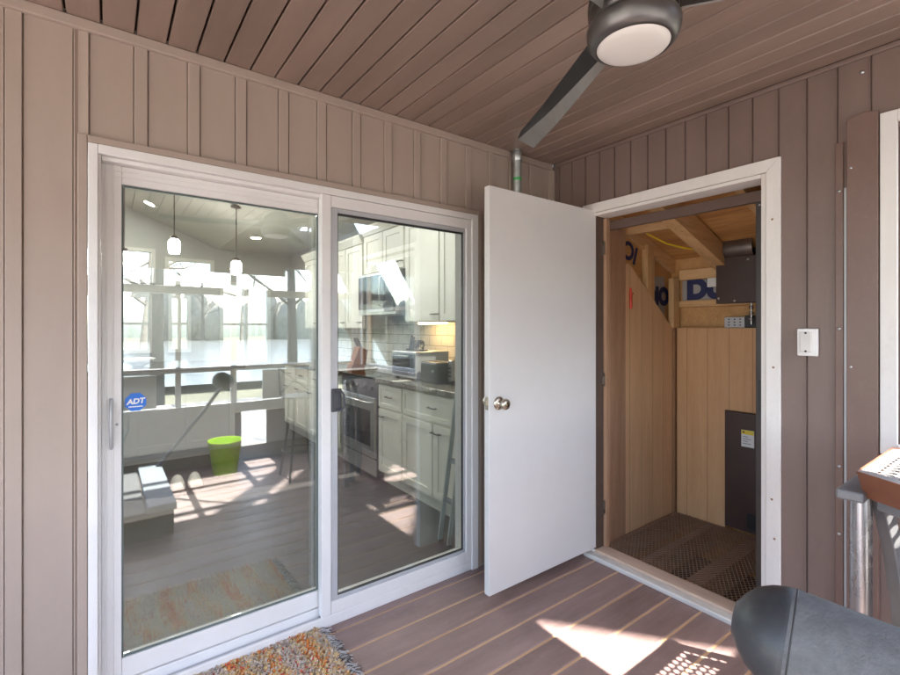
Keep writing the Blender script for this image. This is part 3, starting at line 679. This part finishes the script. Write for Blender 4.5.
# padded arm in the near corner
pa = thing('padded_arm', 'thick grey padded arm with a dark rounded end cap in the bottom right corner', 'chair arm', (-1.62, -2.15, 0))
A0 = Vector((-1.635, -1.821, .958)); A1 = Vector((-1.606, -1.94, .944)); ax = (A1-A0).normalized(); rr = .067
MB().lathe([(rr*.985, -.001), (rr, .004), (rr, .62), (rr*.9, .64), (.0001, .645)], A0, ax, 48).build('pad', M['foam'], pa)
MB().lathe([(.0001, -.062), (rr*.3, -.060), (rr*.55, -.050), (rr*.76, -.038), (rr*.9, -.022), (rr*.975, -.007), (rr*.992, 0), (rr*.97, .004)], A0, ax, 48).build('end_cap', M['cap'], pa)
MB().lathe([(rr*.97, .004), (rr*1.004, .0045), (rr*1.004, .0065), (rr*.97, .007)], A0, ax, 48).build('seam_ring', M['gasket'], pa)
p = A0+ax*.56
MB().tube([tuple(p), (p.x-.18, p.y+.02, p.z-.25), (-2.02, -2.40, .206)], .016, 12).build('strut', M['greymetal'], pa)
MB().box(-2.06, -1.995, -2.44, -2.36, .2055, .214).build('foot_plate', M['greymetal'], pa, .003)

# ------------------------------------------------------------------ kitchen beyond the glass
KY = 6.0; KX0, KX1 = -4.2, .18
struct(MB().box(KX0, KX1, .131, KY, -.05, -.001).build('kitchen_floor', M['kfloor']))
struct(MB().box(-2.386, -.7005, .0, .1305, -.05, -.0005).build('sill_floor', M['kfloor']))
mb = MB(); mb.add([(-.95, .131, 2.60), (KX1, .131, 2.60), (KX1, KY, 2.60), (-.95, KY, 2.60)], [(0, 1, 2, 3)])
mb.add([(-.95, .131, 2.60), (-.95, KY, 2.60), (-2.7, KY, 3.35), (-2.7, .131, 3.35)], [(0, 1, 2, 3)])
mb.add([(-2.7, .131, 3.35), (-2.7, KY, 3.35), (KX0, KY, 2.7), (KX0, .131, 2.7)], [(0, 1, 2, 3)])
kc = struct(mb.build('kitchen_ceiling', M['kceil']))
struct(MB().box(KX0-.2, KX1+.2, .0, KY+.2, 3.4, 3.5).build('house_roof', M['brown2']))
# far wall with its windows
kw = thing('kitchen_far_wall', 'pale kitchen end wall pierced by windows behind the island', 'wall', (-2, KY, 0))
ops = [(-3.1, -1.78, 2.02, 2.52), (-1.66, -1.0, 2.02, 2.42), (-3.1, -1.82, 1.0, 1.86), (-1.62, -1.32, 1.0, 1.86), (-.92, -.15, .75, 2.1)]
xs = sorted({KX0, KX1, *[o[0] for o in ops], *[o[1] for o in ops]}); zs = sorted({0, 3.4, *[o[2] for o in ops], *[o[3] for o in ops]})
mb = MB()
for a, b in zip(xs, xs[1:]):
    for c_, d in zip(zs, zs[1:]):
        if not any(o[0] <= a and b <= o[1] and o[2] <= c_ and d <= o[3] for o in ops):
            mb.add([(a, KY, c_), (b, KY, c_), (b, KY, d), (a, KY, d)], [(0, 1, 2, 3)])
mb.build('wall_face', M['kwall'], kw)
for o in ops:
    mb = MB(); t = .05
    mb.box(o[0]-.0, o[0]+t, KY-.04, KY+.06, o[2], o[3]); mb.box(o[1]-t, o[1], KY-.04, KY+.06, o[2], o[3]); mb.box(o[0]+t, o[1]-t, KY-.039, KY+.06, o[3]-t, o[3]); mb.box(o[0]+t, o[1]-t, KY-.039, KY+.06, o[2], o[2]+t)
    if o[3]-o[2] > .8:
        zm = (o[2]+o[3])/2; mb.box(o[0]+t, o[1]-t, KY-.03, KY+.05, zm-.018, zm+.018); xm = (o[0]+o[1])/2; mb.box(xm-.02, xm+.02, KY-.031, KY+.049, o[2]+t, o[3]-t)
    w_ = mb.build('window', M['post'], kw)
    MB().box(o[0]+t, o[1]-t, KY+.01, KY+.014, o[2]+t, o[3]-t).build('pane', M['wglass'], w_)
tag(MB().box(KX0-.1, KX0, .131, KY, 0, 3.4).build('kitchen_side_wall', M['kwall']), 'plain pale kitchen wall opposite the cabinets', 'wall')
kr = thing('kitchen_cabinet_wall', 'kitchen wall with white tile backsplash behind the counters', 'wall', (KX1, 2, 0))
MB().box(KX1, KX1+.1, .131, KY, 0, 2.6).build('wall_face', M['kwall'], kr)
MB().box(KX1-.008, KX1-.0005, .14, 4.6, .93, 1.45).build('backsplash', M['tile'], kr)

def shaker(mb, y0, y1, z0, z1, xf, fr=.055):
    """door on a plane facing -x: frame proud of a recessed panel"""
    y0, y1 = sorted((y0, y1))
    mb.box(xf, xf+.02, y0, y0+fr, z0, z1); mb.box(xf, xf+.02, y1-fr, y1, z0, z1); mb.box(xf+.0002, xf+.02, y0+fr, y1-fr, z1-fr, z1); mb.box(xf+.0002, xf+.02, y0+fr, y1-fr, z0, z0+fr)
    mb.box(xf+.009, xf+.0195, y0+fr, y1-fr, z0+fr, z1-fr)
def pull(y, z, xf, par, vert=False):
    mb = MB(); d = (0, 0, .045) if vert else (0, .045, 0)
    p = Vector((xf-.022, y, z)); dv = Vector(d)
    mb.tube([p-dv+Vector((.022, 0, 0)), p-dv, p+dv, p+dv+Vector((.022, 0, 0))], .005, 8); mb.build('handle', M['stoolm'], par)
def base_cab(label, y0, y1, doors, drawers):
    t = thing('base_cabinet', label, 'cabinet', (-.1, (y0+y1)/2, 0), 'kitchen base cabinets')
    mb = MB(); mb.box(-.41, KX1-.009, y0, y1, .1, .889); mb.box(-.36, KX1-.01, y0+.001, y1-.001, 0, .0995); mb.build('carcass', M['cab'], t)
    MB().box(-.455, KX1-.0085, y0-.004, y1+.004, .89, .93).build('countertop', M['granite'], t, .004)
    for a, b in doors:
        mb = MB(); shaker(mb, a, b, .12, .66, -.4305); d = mb.build('door', M['cab'], t, .0015); pull((a if a < b and abs(a-.78) < .1 else b)-.05, .60, -.4305, d)
    for a, b in drawers:
        mb = MB(); shaker(mb, a, b, .68, .875, -.4305, .035); d = mb.build('drawer', M['cab'], t, .0015); pull((a+b)/2, .78, -.4305, d)
    return t
base_cab('white base cabinet with granite top nearest the sliding door', .3, 1.63, [(.33, .76), (.78, 1.2), (1.22, 1.61)], [(.33, 1.2), (1.22, 1.61)])
base_cab('white base cabinet run beyond the range, furthest from the door', 2.44, 4.3, [(2.46, 2.9), (2.92, 3.38), (3.4, 3.84), (3.86, 4.28)], [(2.46, 2.9), (2.92, 3.38), (3.4, 3.84), (3.86, 4.28)])
def upper_cab(label, y0, y1, z0, z1, doors):
    t = thing('wall_cabinet', label, 'cabinet', (.05, (y0+y1)/2, z0), 'kitchen wall cabinets')
    MB().box(-.08, KX1-.009, y0, y1, z0, z1).build('carcass', M['cab'], t)
    for a, b in doors:
        mb = MB(); shaker(mb, a, b, z0+.01, z1-.01, -.101, .06); d = mb.build('door', M['cab'], t, .0015); pull(a+.05, z0+.07, -.101, d)
    mb = MB(); mb.prism([(-.082, y0, z1), (-.105, y0, z1), (-.15, y0, z1+.07), (-.15, y0, z1+.09), (-.082, y0, z1+.09)], (0, y1-y0, 0)); mb.build('crown_moulding', M['cab'], t)
    return t
upper_cab('tall white wall cabinet beside the microwave, nearest the door', .42, 1.71, 1.42, 2.36, [(.44, 1.14), (1.16, 1.70)])
upper_cab('short white wall cabinet directly above the microwave', 1.72, 2.58, 1.94, 2.36, [(1.74, 2.14), (2.16, 2.57)])
upper_cab('white wall cabinet beyond the microwave, furthest from the door', 2.6, 4.45, 1.36, 2.30, [(2.62, 3.05), (3.07, 3.5), (3.52, 3.95), (3.97, 4.43)])
mw = thing('microwave', 'stainless steel microwave mounted above the range', 'microwave', (0, 2.15, 1.5))
MB().box(-.17, KX1-.009, 1.76, 2.55, 1.5, 1.93).build('case', M['steel'], mw, .004)
MB().box(-.186, -.171, 1.98, 2.53, 1.56, 1.9).build('door', M['dglass'], mw, .003)
MB().box(-.184, -.171, 1.78, 1.97, 1.53, 1.9).build('control_panel', M['dglass'], mw, .003)
MB().tube([(-.187, 2.0, 1.58), (-.215, 2.0, 1.6), (-.215, 2.0, 1.86), (-.187, 2.0, 1.88)], .009, 10).build('handle', M['steel'], mw)
rg_ = thing('range', 'dark stainless kitchen range between the base cabinets', 'oven', (-.1, 2.03, 0))
MB().box(-.42, KX1-.009, 1.645, 2.425, .02, .91).build('body', M['latch'], rg_, .004)
od = MB().box(-.446, -.4205, 1.66, 2.41, .2, .74).build('oven_door', M['steel'], rg_, .004)
MB().box(-.4485, -.4465, 1.74, 2.33, .3, .62).build('oven_window', M['dglass'], od)
MB().tube([(-.447, 1.70, .70), (-.49, 1.70, .70), (-.49, 2.37, .70), (-.447, 2.37, .70)], .012, 10).build('handle', M['steel'], od)
MB().box(-.44, KX1-.01, 1.65, 2.42, .911, .925).build('cooktop', M['dglass'], rg_, .003)
for k in range(5): MB().lathe([(.022, 0), (.022, .02), (.018, .026), (.0001, .027)], (-.42, 1.75+.14*k, .82), (-1, 0, 0), 16).build('knob', M['black'], rg_)
MB().box(-.43, -.4202, 1.66, 2.41, .04, .18).build('lower_drawer', M['steel'], rg_, .003)
# things on the counter
to = thing('toaster_oven', 'silver toaster oven on the granite counter under the wall cabinet', 'toaster oven', (-.15, 1.4, .93))
MB().box(-.30, .04, 1.2, 1.6, .945, 1.17).build('case', M['steel'], to, .006)
MB().box(-.31, -.3005, 1.29, 1.58, .965, 1.15).build('glass_door', M['dglass'], to, .003)
MB().box(-.306, -.3005, 1.21, 1.28, .965, 1.15).build('control_panel', M['black'], to)
MB().tube([(-.3105, 1.31, 1.13), (-.33, 1.31, 1.13), (-.33, 1.56, 1.13), (-.3105, 1.56, 1.13)], .006, 8).build('handle', M['steel'], to)
for (yy) in (1.24, 1.56): MB().box(-.28, -.25, yy-.015, yy+.015, .9302, .945).build('foot', M['black'], to)
sg = thing('word_sign', 'black script word sign standing on the toaster oven', 'sign', (-.16, 1.42, 1.171))
MB().box(-.18, -.14, 1.26, 1.56, 1.1705, 1.183).build('base', M['black'], sg)
text('live', .17, basis((-.16, 1.42, 1.232), (0, -1, 0), (0, 0, 1)), M['black'], 'word', sg, .006, .25, .006)
tp = thing('toaster', 'black speckled toaster at the near end of the counter', 'toaster', (-.2, 1.0, .93))
mb = MB(); mb.box(-.30, -.12, .90, 1.14, .9302, 1.10); mb.build('case', mat('speckled_black', (.05, .05, .048), .3, var=.9, scale=60), tp, .02, seg=3)
MB().box(-.235, -.215, .94, 1.10, 1.0985, 1.1035).build('slot', M['black'], tp); MB().box(-.31, -.3005, .93, .96, 1.02, 1.04).build('lever', M['steel'], tp)
ph = thing('cordless_phone', 'black cordless handset standing near the end of the counter', 'telephone', (-.2, .84, .93))
MB().box(-.24, -.17, .79, .87, .9302, .96).build('base', M['black'], ph, .006)
MB().box(-.225, -.195, .805, .855, .9605, 1.12).build('handset', M['steel'], ph, .008)
mb = MB()
for k in range(3): mb.box(-.2275, -.2252, .815, .845, .99+.03*k, 1.005+.03*k)
mb.build('keypad', M['black'], ph)
kb = thing('knife_block', 'wooden knife block with dark handles beyond the range', 'knife block', (-.2, 2.52, .93))
mb = MB(); mb.prism([(-.30, 2.47, .9302), (-.14, 2.47, .9302), (-.10, 2.47, 1.13), (-.20, 2.47, 1.17)], (0, .12, 0)); mb.build('block', M['knife'], kb, .004)
for k in range(4): MB().bar((-.165+.0*k, 2.487+.028*k, 1.15), (-.215, 2.487+.028*k, 1.25+.01*(k % 2)), .016, .024, up=(0, 1, 0)).build('knife_handle', M['black'], kb)
ul = tag(MB().box(-.02, .06, 1.25, 1.6, 1.404, 1.419).build('under_cabinet_light', M['under']), 'warm lit strip light under the wall cabinet by the microwave', 'light')
# leaning step stool at the door edge
ss = thing('folded_step_stool', 'pale blue grey folded step stool leaning on the near cabinet', 'step stool', (-.58, .3, 0))
for yy in (.30, .40):
    MB().bar((-.625, yy, .0), (-.475, yy, 1.0), .012, .035, up=(1, 0, 0)).build('leg', M['stick'], ss, .003)
for z in (.25, .5, .78): MB().box(-.63+.15*z, -.60+.15*z, .3065, .3935, z-.012, z+.012).build('tread', M['benchw'], ss)
MB().tube([(-.475, .30, 1.0), (-.47, .30, 1.03), (-.47, .40, 1.03), (-.475, .40, 1.0)], .008, 8).build('grip', M['stick'], ss)
# island
isl = thing('kitchen_island', 'long grey panelled kitchen island with a dark stone top', 'island', (-2.3, 3.8, 0))
mb = MB(); mb.box(-3.6, -1.22, 3.48, 4.2, .1, .94); mb.box(-3.55, -1.26, 3.54, 4.15, 0, .0995)
for k in range(5):
    a = -3.6+.476*k; mb.box(a+.0, a+.06, 3.465, 3.4795, .1005, .939); mb.box(a+.0605, a+.4755, 3.4652, 3.4795, .87, .939); mb.box(a+.0605, a+.4755, 3.4652, 3.4795, .1005, .18)
mb.box(-1.28, -1.2205, 3.465, 3.4795, .1005, .939)
mb.build('cabinet', M['island'], isl, .002)
MB().box(-3.65, -1.17, 3.2, 4.25, .941, .98).build('countertop', M['dgranite'], isl, .005)
tag(MB().lathe([(.0001, .981), (.05, .981), (.12, 1.02), (.15, 1.06), (.145, 1.062), (.11, 1.03), (.0001, .992)], (-2.1, 3.6, 0)).build('serving_bowl', M['stwhite']), 'white serving bowl on the stone island top', 'bowl')
for (px, pz, lab) in [(-2.22, 2.05, 'glass pendant lamp hanging over the island, leftmost at the door jamb'), (-1.80, 2.22, 'glass pendant lamp over the island, highest and middle of three'), (-1.21, 2.045, 'glass pendant lamp over the island, rightmost and nearest the cabinets')]:
    p = thing('pendant_lamp', lab, 'pendant lamp', (px, 3.45, 3.0), 'pendants over the island')
    zc = 2.60+(-.95-px)*.4286 if px > -2.7 else 3.3
    MB().tube([(px, 3.45, pz+.07), (px, 3.45, zc-.015)], .006, 6).build('stem', M['bronzedk'], p)
    MB().lathe([(.0001, pz+.10), (.025, pz+.095), (.035, pz+.065), (.034, pz+.06)], (px, 3.45, 0), n=20).build('socket', M['bronzedk'], p)
    MB().lathe([(.034, pz+.06), (.052, pz+.035), (.055, pz-.03), (.047, pz-.085), (.045, pz-.085)], (px, 3.45, 0), n=24).build('lamp_shade', M['shade'], p)
    MB().lathe([(.0001, zc), (.06, zc-.004), (.055, zc-.02), (.0001, zc-.03)], (px, 3.45, 0), n=20).build('ceiling_canopy', M['bronzedk'], p)
DL = [(-.72, 1.2), (-.72, 2.6), (-.72, 4.6), (-1.75, 1.4), (-1.9, 5.2), (-3.2, 2.2), (-3.3, 4.8)]  # one visible downlight, the others added to brighten the kitchen
dlab = ['nearest the door above the counter', 'in the flat ceiling by the microwave', 'in the flat ceiling past the cabinets', 'in the sloped ceiling just inside the door', 'in the sloped ceiling by the far windows', 'in the far slope near the door', 'in the far slope near the end wall']
for (dx, dy), lab in zip(DL, dlab):
    zc = 2.6 if dx > -.95 else (2.6+(-.95-dx)*.4286 if dx > -2.7 else 3.35-(-2.7-dx)*.4333)
    t = thing('recessed_light', 'lit round recessed light '+lab, 'ceiling light', (dx, dy, zc), 'recessed kitchen lights')
    n = (0, 0, -1) if dx > -.95 else ((-.394, 0, -.919) if dx > -2.7 else (.397, 0, -.918))
    MB().lathe([(.0001, .006), (.062, .006)], (dx, dy, zc), n, 24).build('lens', M['down'], t)
    MB().lathe([(.0625, .002), (.064, .010), (.085, .007), (.09, .001)], (dx, dy, zc), n, 24).build('trim_ring', M['kceil'], t)
# bucket and bowls by the island
bk = thing('lime_bucket', 'bright lime green plastic bucket on the dark floor', 'bucket', (-1.46, 2.72, 0))
MB().lathe([(.0001, .0), (.10, .0), (.104, .004), (.142, .30), (.150, .302), (.150, .318), (.143, .318), (.139, .30), (.10, .01), (.0001, .008)], (-1.46, 2.72, 0), n=36).build('pail', M['lime'], bk)
hp = [(-1.46+.15*math.cos(a), 2.72+.10*math.sin(a)*0-.02, .30-.10*math.sin(a)) for a in [math.pi*k/10 for k in range(11)]]
MB().tube(hp, .003, 6).build('handle', M['steel'], bk)
sm1 = mat('pale_slipper_fabric', (.50, .49, .45), .85, var=.1, scale=40, bump=.3); sm2 = mat('slipper_sole', (.22, .20, .17), .8)
for (px, lab) in [(-1.875, 'pale grey slipper on the floor, the one further from the lime bucket'), (-1.745, 'pale grey slipper on the floor, the one nearer the lime bucket')]:
    t = thing('slipper', lab, 'slipper', (px, 2.52, 0), 'pair of slippers')
    MB().sphere((px, 2.52, .016), .015, 10, sc=(3.6, 9.0, 1)).build('sole', sm2, t)
    mb = MB(); prof = [(-.125, .045, .035), (-.09, .053, .06), (-.03, .056, .085), (.0, .054, .10), (.012, .046, .098)]; vs = []; fs = []; m = 12
    for yy, w_, h_ in prof:
        for k in range(m+1):
            q = math.pi*k/m; vs.append((px+w_*math.cos(q), 2.52+yy, .018+h_*math.sin(q)))
    for i in range(len(prof)-1):
        for k in range(m): fs.append((i*(m+1)+k, i*(m+1)+k+1, (i+1)*(m+1)+k+1, (i+1)*(m+1)+k))
    mb.add(vs, fs, 0, True); mb.add(vs[:m+1], [tuple(range(m+1))]); mb.build('upper', sm1, t)

# ------------------------------------------------------------------ porch front (seen only as a reflection) and left side
pf = thing('porch_railing', 'white posts and rails closing the open front of the porch', 'railing', (-2.0, -3.0, 0))
MB().box(-4.5, -.03, -3.02, -2.99, .0005, .14).build('base_board', mat('beige_board', (.42, .36, .27), .6), pf, .003)
for px, w in [(-1.80, .05), (-1.30, .06), (-.40, .09), (-2.45, .06), (-3.3, .09)]:
    MB().box(px-w/2, px+w/2, -3.045, -3.021, .0, 2.3).build('post', M['post'], pf, .003)
MB().box(-4.5, -.03, -3.02, -2.985, .50, .60).build('rail', M['post'], pf, .003)
MB().box(-4.5, -.03, -3.02, -2.985, .93, .98).build('rail', M['post'], pf, .003)
MB().box(-4.5, -.03, -3.02, -2.985, 1.70, 1.775).build('rail', M['post'], pf, .003)
MB().box(-4.5, -.78, -3.02, -2.985, 1.93, 2.46).build('header', M['siding'], pf, .003)
MB().box(-.7795, -.03, -3.018, -2.987, 2.02, 2.46).build('header', M['siding'], pf, .003)  # added board, blocks bright sky from the glass reflection
for a, b, c_, d in [(-4.4, -2.5, .61, .92), (-1.02, -.46, .61, .92), (-2.44, -1.98, .61, .92), (-4.4, -1.23, .142, .498), (-.98, -.05, .142, .498)]:
    MB().box(a, b, -3.018, -3.0, c_, d).build('infill_panel', M['post'], pf, .003)
ls = thing('porch_side_railing', 'white posts and rails on the open left side of the porch', 'railing', (-4.5, -1.5, 0))
for py in (-.06, -1.5, -2.95): MB().box(-4.54, -4.46, py-.04, py+.04, .0, 2.42).build('post', M['post'], ls, .003)
for z in (.12, .9): MB().box(-4.52, -4.48, -2.905, -.105, z, z+.07).build('rail', M['post'], ls, .003)
# bar chair reflected in the glass
bs = thing('bar_stool', 'dark wire bar stool standing on the sunlit deck', 'stool', (-.92, -2.1, 0))
bx, by = -.92, -2.1
MB().lathe([(.0001, .752), (.15, .752), (.165, .745), (.165, .735), (.0001, .735)], (bx, by, 0), n=28).build('seat', M['stoolm'], bs)
for k in range(4):
    a = R(45+90*k); c_, s_ = math.cos(a), math.sin(a)
    MB().tube([(bx+.11*c_, by+.11*s_, .735), (bx+.13*c_, by+.13*s_, .4), (bx+.20*c_, by+.20*s_, 0)], .010, 8).build('leg', M['stoolm'], bs)
MB().tube([(bx+.155*math.cos(R(15*k)), by+.155*math.sin(R(15*k)), .25) for k in range(25)], .007, 6, caps=False).build('foot_ring', M['stoolm'], bs)
mb = MB()
mb.tube([(bx-.14, by-.14, .74), (bx-.15, by-.16, 1.0), (bx+.15, by-.16, 1.0), (bx+.14, by-.14, .74)], .009, 8)
mb.tube([(bx-.14, by-.145, .76), (bx+.145, by-.158, .99)], .006, 6); mb.tube([(bx+.14, by-.141, .76), (bx-.145, by-.154, .99)], .006, 6)
mb.build('backrest', M['stoolm'], bs)
# low bench with a pale lid
bn = thing('low_platform', 'long low dark platform with a pale grey side rail on the deck', 'platform', (-2.14, -1.95, 0))
MB().box(-2.39, -2.0, -2.45, -1.40, .0, .17).build('body', M['benchd'], bn, .005)
MB().box(-2.15, -1.985, -2.47, -1.385, .171, .215).build('side_rail', M['benchw'], bn, .005)
MB().box(-2.40, -2.156, -2.47, -1.385, .171, .185).build('deck_belt', mat('dark_grey_lid', (.075, .075, .08), .6), bn, .005)

# ------------------------------------------------------------------ outdoors
struct(MB().box(-14, 6, -9.5, -3.25, -.45, -.30).build('bounce_slab', mat('pale_bounce', (.30, .28, .255), .85, var=.12, scale=2)))  # added slab, bounces sunlight up to the porch ceiling
struct(MB().box(-14, -4.8, -3.249, 4, -.45, -.30).build('side_bounce_slab', mat('pale_bounce_side', (.50, .47, .43), .85, var=.12, scale=2)))  # second added bounce surface, beside the open left end
g = MB(); n = 40
gx = [-120+6*i for i in range(41)]
vs = [(x, y, -.9+.25*math.sin(x*.11)*math.cos(y*.13)-(.0 if y > -12 else 0)) for y in gx for x in gx]
g.add(vs, [(j*41+i, j*41+i+1, (j+1)*41+i+1, (j+1)*41+i) for j in range(40) for i in range(40)], 0, True)
struct(g.build('ground', mat('winter_lawn', (.15, .14, .085), .95, var=.35, scale=.5)))
struct(MB().add([(-60, -16, -.62), (60, -16, -.62), (60, -75, -.62), (-60, -75, -.62)], [(0, 1, 2, 3)]).build('pond_water', mat('pond', (.12, .125, .12), .2, var=.1, scale=.5, bump=.5, bscale=3)))
def tree(x, y, h, r, lean, label, group=None):
    t = thing('bare_tree', label, 'tree', (x, y, -.95), group)
    rr = random.Random(int(x*31+y*17)); base = Vector((x, y, -1.0)); top = base+Vector((lean[0], lean[1], h))
    n = 9; pts = [base.lerp(top, i/n)+Vector((rr.uniform(-.03, .03), rr.uniform(-.03, .03), 0))*h*.08 for i in range(n+1)]
    MB().tube(pts, [r*(1-.75*i/n) for i in range(n+1)], 10).build('trunk', M['bark'], t)
    mb = MB()
    def br(p, d, l, rad, depth):
        q = p; pts = [p]
        for i in range(3):
            d = (d+Vector((rr.gauss(0, .22), rr.gauss(0, .22), rr.gauss(.06, .15)))).normalized(); q = q+d*l/3; pts.append(q)
        mb.tube(pts, [rad, rad*.8, rad*.62, rad*.4], 5, caps=False)
        if depth:
            for k in range(3):
                pp = pts[rr.choice([1, 2, 3])]; a = rr.uniform(0, 6.28)
                nd = (d+Vector((math.cos(a), math.sin(a), .35))*.9).normalized(); br(pp, nd, l*.62, rad*.5, depth-1)
    for i in range(3, n+1):
        for k in range(2):
            a = rr.uniform(0, 6.28); br(pts[i], Vector((math.cos(a), math.sin(a), .6)).normalized(), h*.28*(1.2-i/n*.6), r*.35*(1.1-i/n*.7), 2)
    mb.build('crown', M['bark'], t)
    return t
def lean_blocker(k, y0, r, label, z_top=9.5):
    # unseen trunk shape, added to stripe the deck with shade, in the plane y=y0:  z = k - 1.65 x
    zb = -1.0; xb = (k-zb)/1.65; xt = (k-z_top)/1.65
    t = thing('sun_blocker', label, 'tree', (xb, y0, zb), 'added sun blockers over the porch roof')
    n = 10; rr = random.Random(int(k*100)); pts = [Vector((xb+(xt-xb)*i/n, y0, zb+(z_top-zb)*i/n)) for i in range(n+1)]
    MB().tube(pts, [r*(1.05-.2*i/n) for i in range(n+1)], 14).build('trunk', M['bark'], t)
T = 1.376
for c0, c1, y0, lab in [(-3.22, -2.12, -6.6, 'thickest added sun blocker leaning over the porch front'), (-3.68, -3.38, -6.2, 'thinnest added sun blocker leaning over the porch front'), (-1.44, -.40, -6.9, 'tall added sun blocker leaning over the porch front, furthest out')]:
    k0, k1 = T*(c0-y0), T*(c1-y0); wid = (k1-k0)/math.sqrt(1+1.65**2)
    lean_blocker((k0+k1)/2, y0, wid/2, lab)
for i, (x, y, h, r) in enumerate([(-6.5, -11, 9, .18), (-1.2, -13.5, 10, .2), (2.2, -12, 9, .17), (7.5, -10, 11, .22), (-3.1, -80, 14, .3), (-11, -82, 13, .3), (3, -81, 15, .3), (10, -80, 13, .3), (-19, -83, 14, .3), (18, -82, 14, .3),
                                (-5, 17, 10, .2), (-1.5, 15, 9, .18), (-2.8, 22, 12, .24), (2.5, 20, 11, .2)]):
    side = 'in the lawn before the pond' if -20 < y < 0 else ('on the far bank of the pond' if y < 0 else 'outside the kitchen windows')
    tree(x, y, h, r, (rnd.uniform(-.8, .8), rnd.uniform(-.5, .5)), 'bare winter tree '+side, 'bare trees '+side)
wl = MB()
for k in range(300):
    x = -90+.6*k; wl.sphere((x+rnd.uniform(-1, 1), -92+rnd.uniform(-6, 6), 1.6), rnd.uniform(.9, 2.2), 5, sc=(1, .8, rnd.uniform(1.6, 3.6)))
o = wl.build('far_woods', mat('hazy_woods', (.40, .36, .29), 1, var=.3, scale=1.2)); o['kind'] = 'stuff'; tag(o, 'low grey woods on the far bank of the pond', 'woods')

# ------------------------------------------------------------------ light, sky, camera
w = bpy.data.worlds.new('World'); S.world = w; w.use_nodes = True; nt = w.node_tree
sky = nt.nodes.new('ShaderNodeTexSky'); sky.sky_type = 'NISHITA'; sky.sun_disc = False; EL = math.atan(T); sky.sun_elevation = EL; sky.sun_rotation = R(180)
sky.air_density = 1.0; sky.dust_density = 2.0
bg = nt.nodes['Background']; bg.inputs['Strength'].default_value = .15; nt.links.new(sky.outputs[0], bg.inputs['Color'])
sl_ = bpy.data.lights.new('sun', 'SUN'); sl_.energy = 4.0; sl_.angle = R(.5); sl_.color = (1, .95, .88)
so = bpy.data.objects.new('sun', sl_); COL.objects.link(so)
so.rotation_euler = Vector((0, math.cos(EL), -math.sin(EL))).to_track_quat('-Z', 'Y').to_euler(); so.location = (0, -20, 25)
cam = bpy.data.cameras.new('camera'); co = bpy.data.objects.new('camera', cam); COL.objects.link(co); S.camera = co
cam.sensor_width = 36; cam.lens = 463.4/900*36; cam.shift_y = (327.3-337.5)/900; cam.clip_start = .02; cam.clip_end = 500
co.location = (-2.36512, -2.05106, 1.37577); co.rotation_euler = (R(90), 0, -.6391)
S.view_settings.view_transform = 'Standard'; S.view_settings.look = 'None'; S.view_settings.gamma = 1; S.view_settings.exposure = 3.08; S.view_settings.use_curve_mapping = False
S.render.engine = 'CYCLES'; cy = S.cycles
cy.use_denoising = True; cy.denoiser = 'OPENIMAGEDENOISE'; cy.max_bounces = 10; cy.diffuse_bounces = 6; cy.glossy_bounces = 6; cy.transparent_max_bounces = 24; cy.transmission_bounces = 8
cy.sample_clamp_indirect = 8; cy.use_adaptive_sampling = False; cy.caustics_reflective = False; cy.caustics_refractive = False
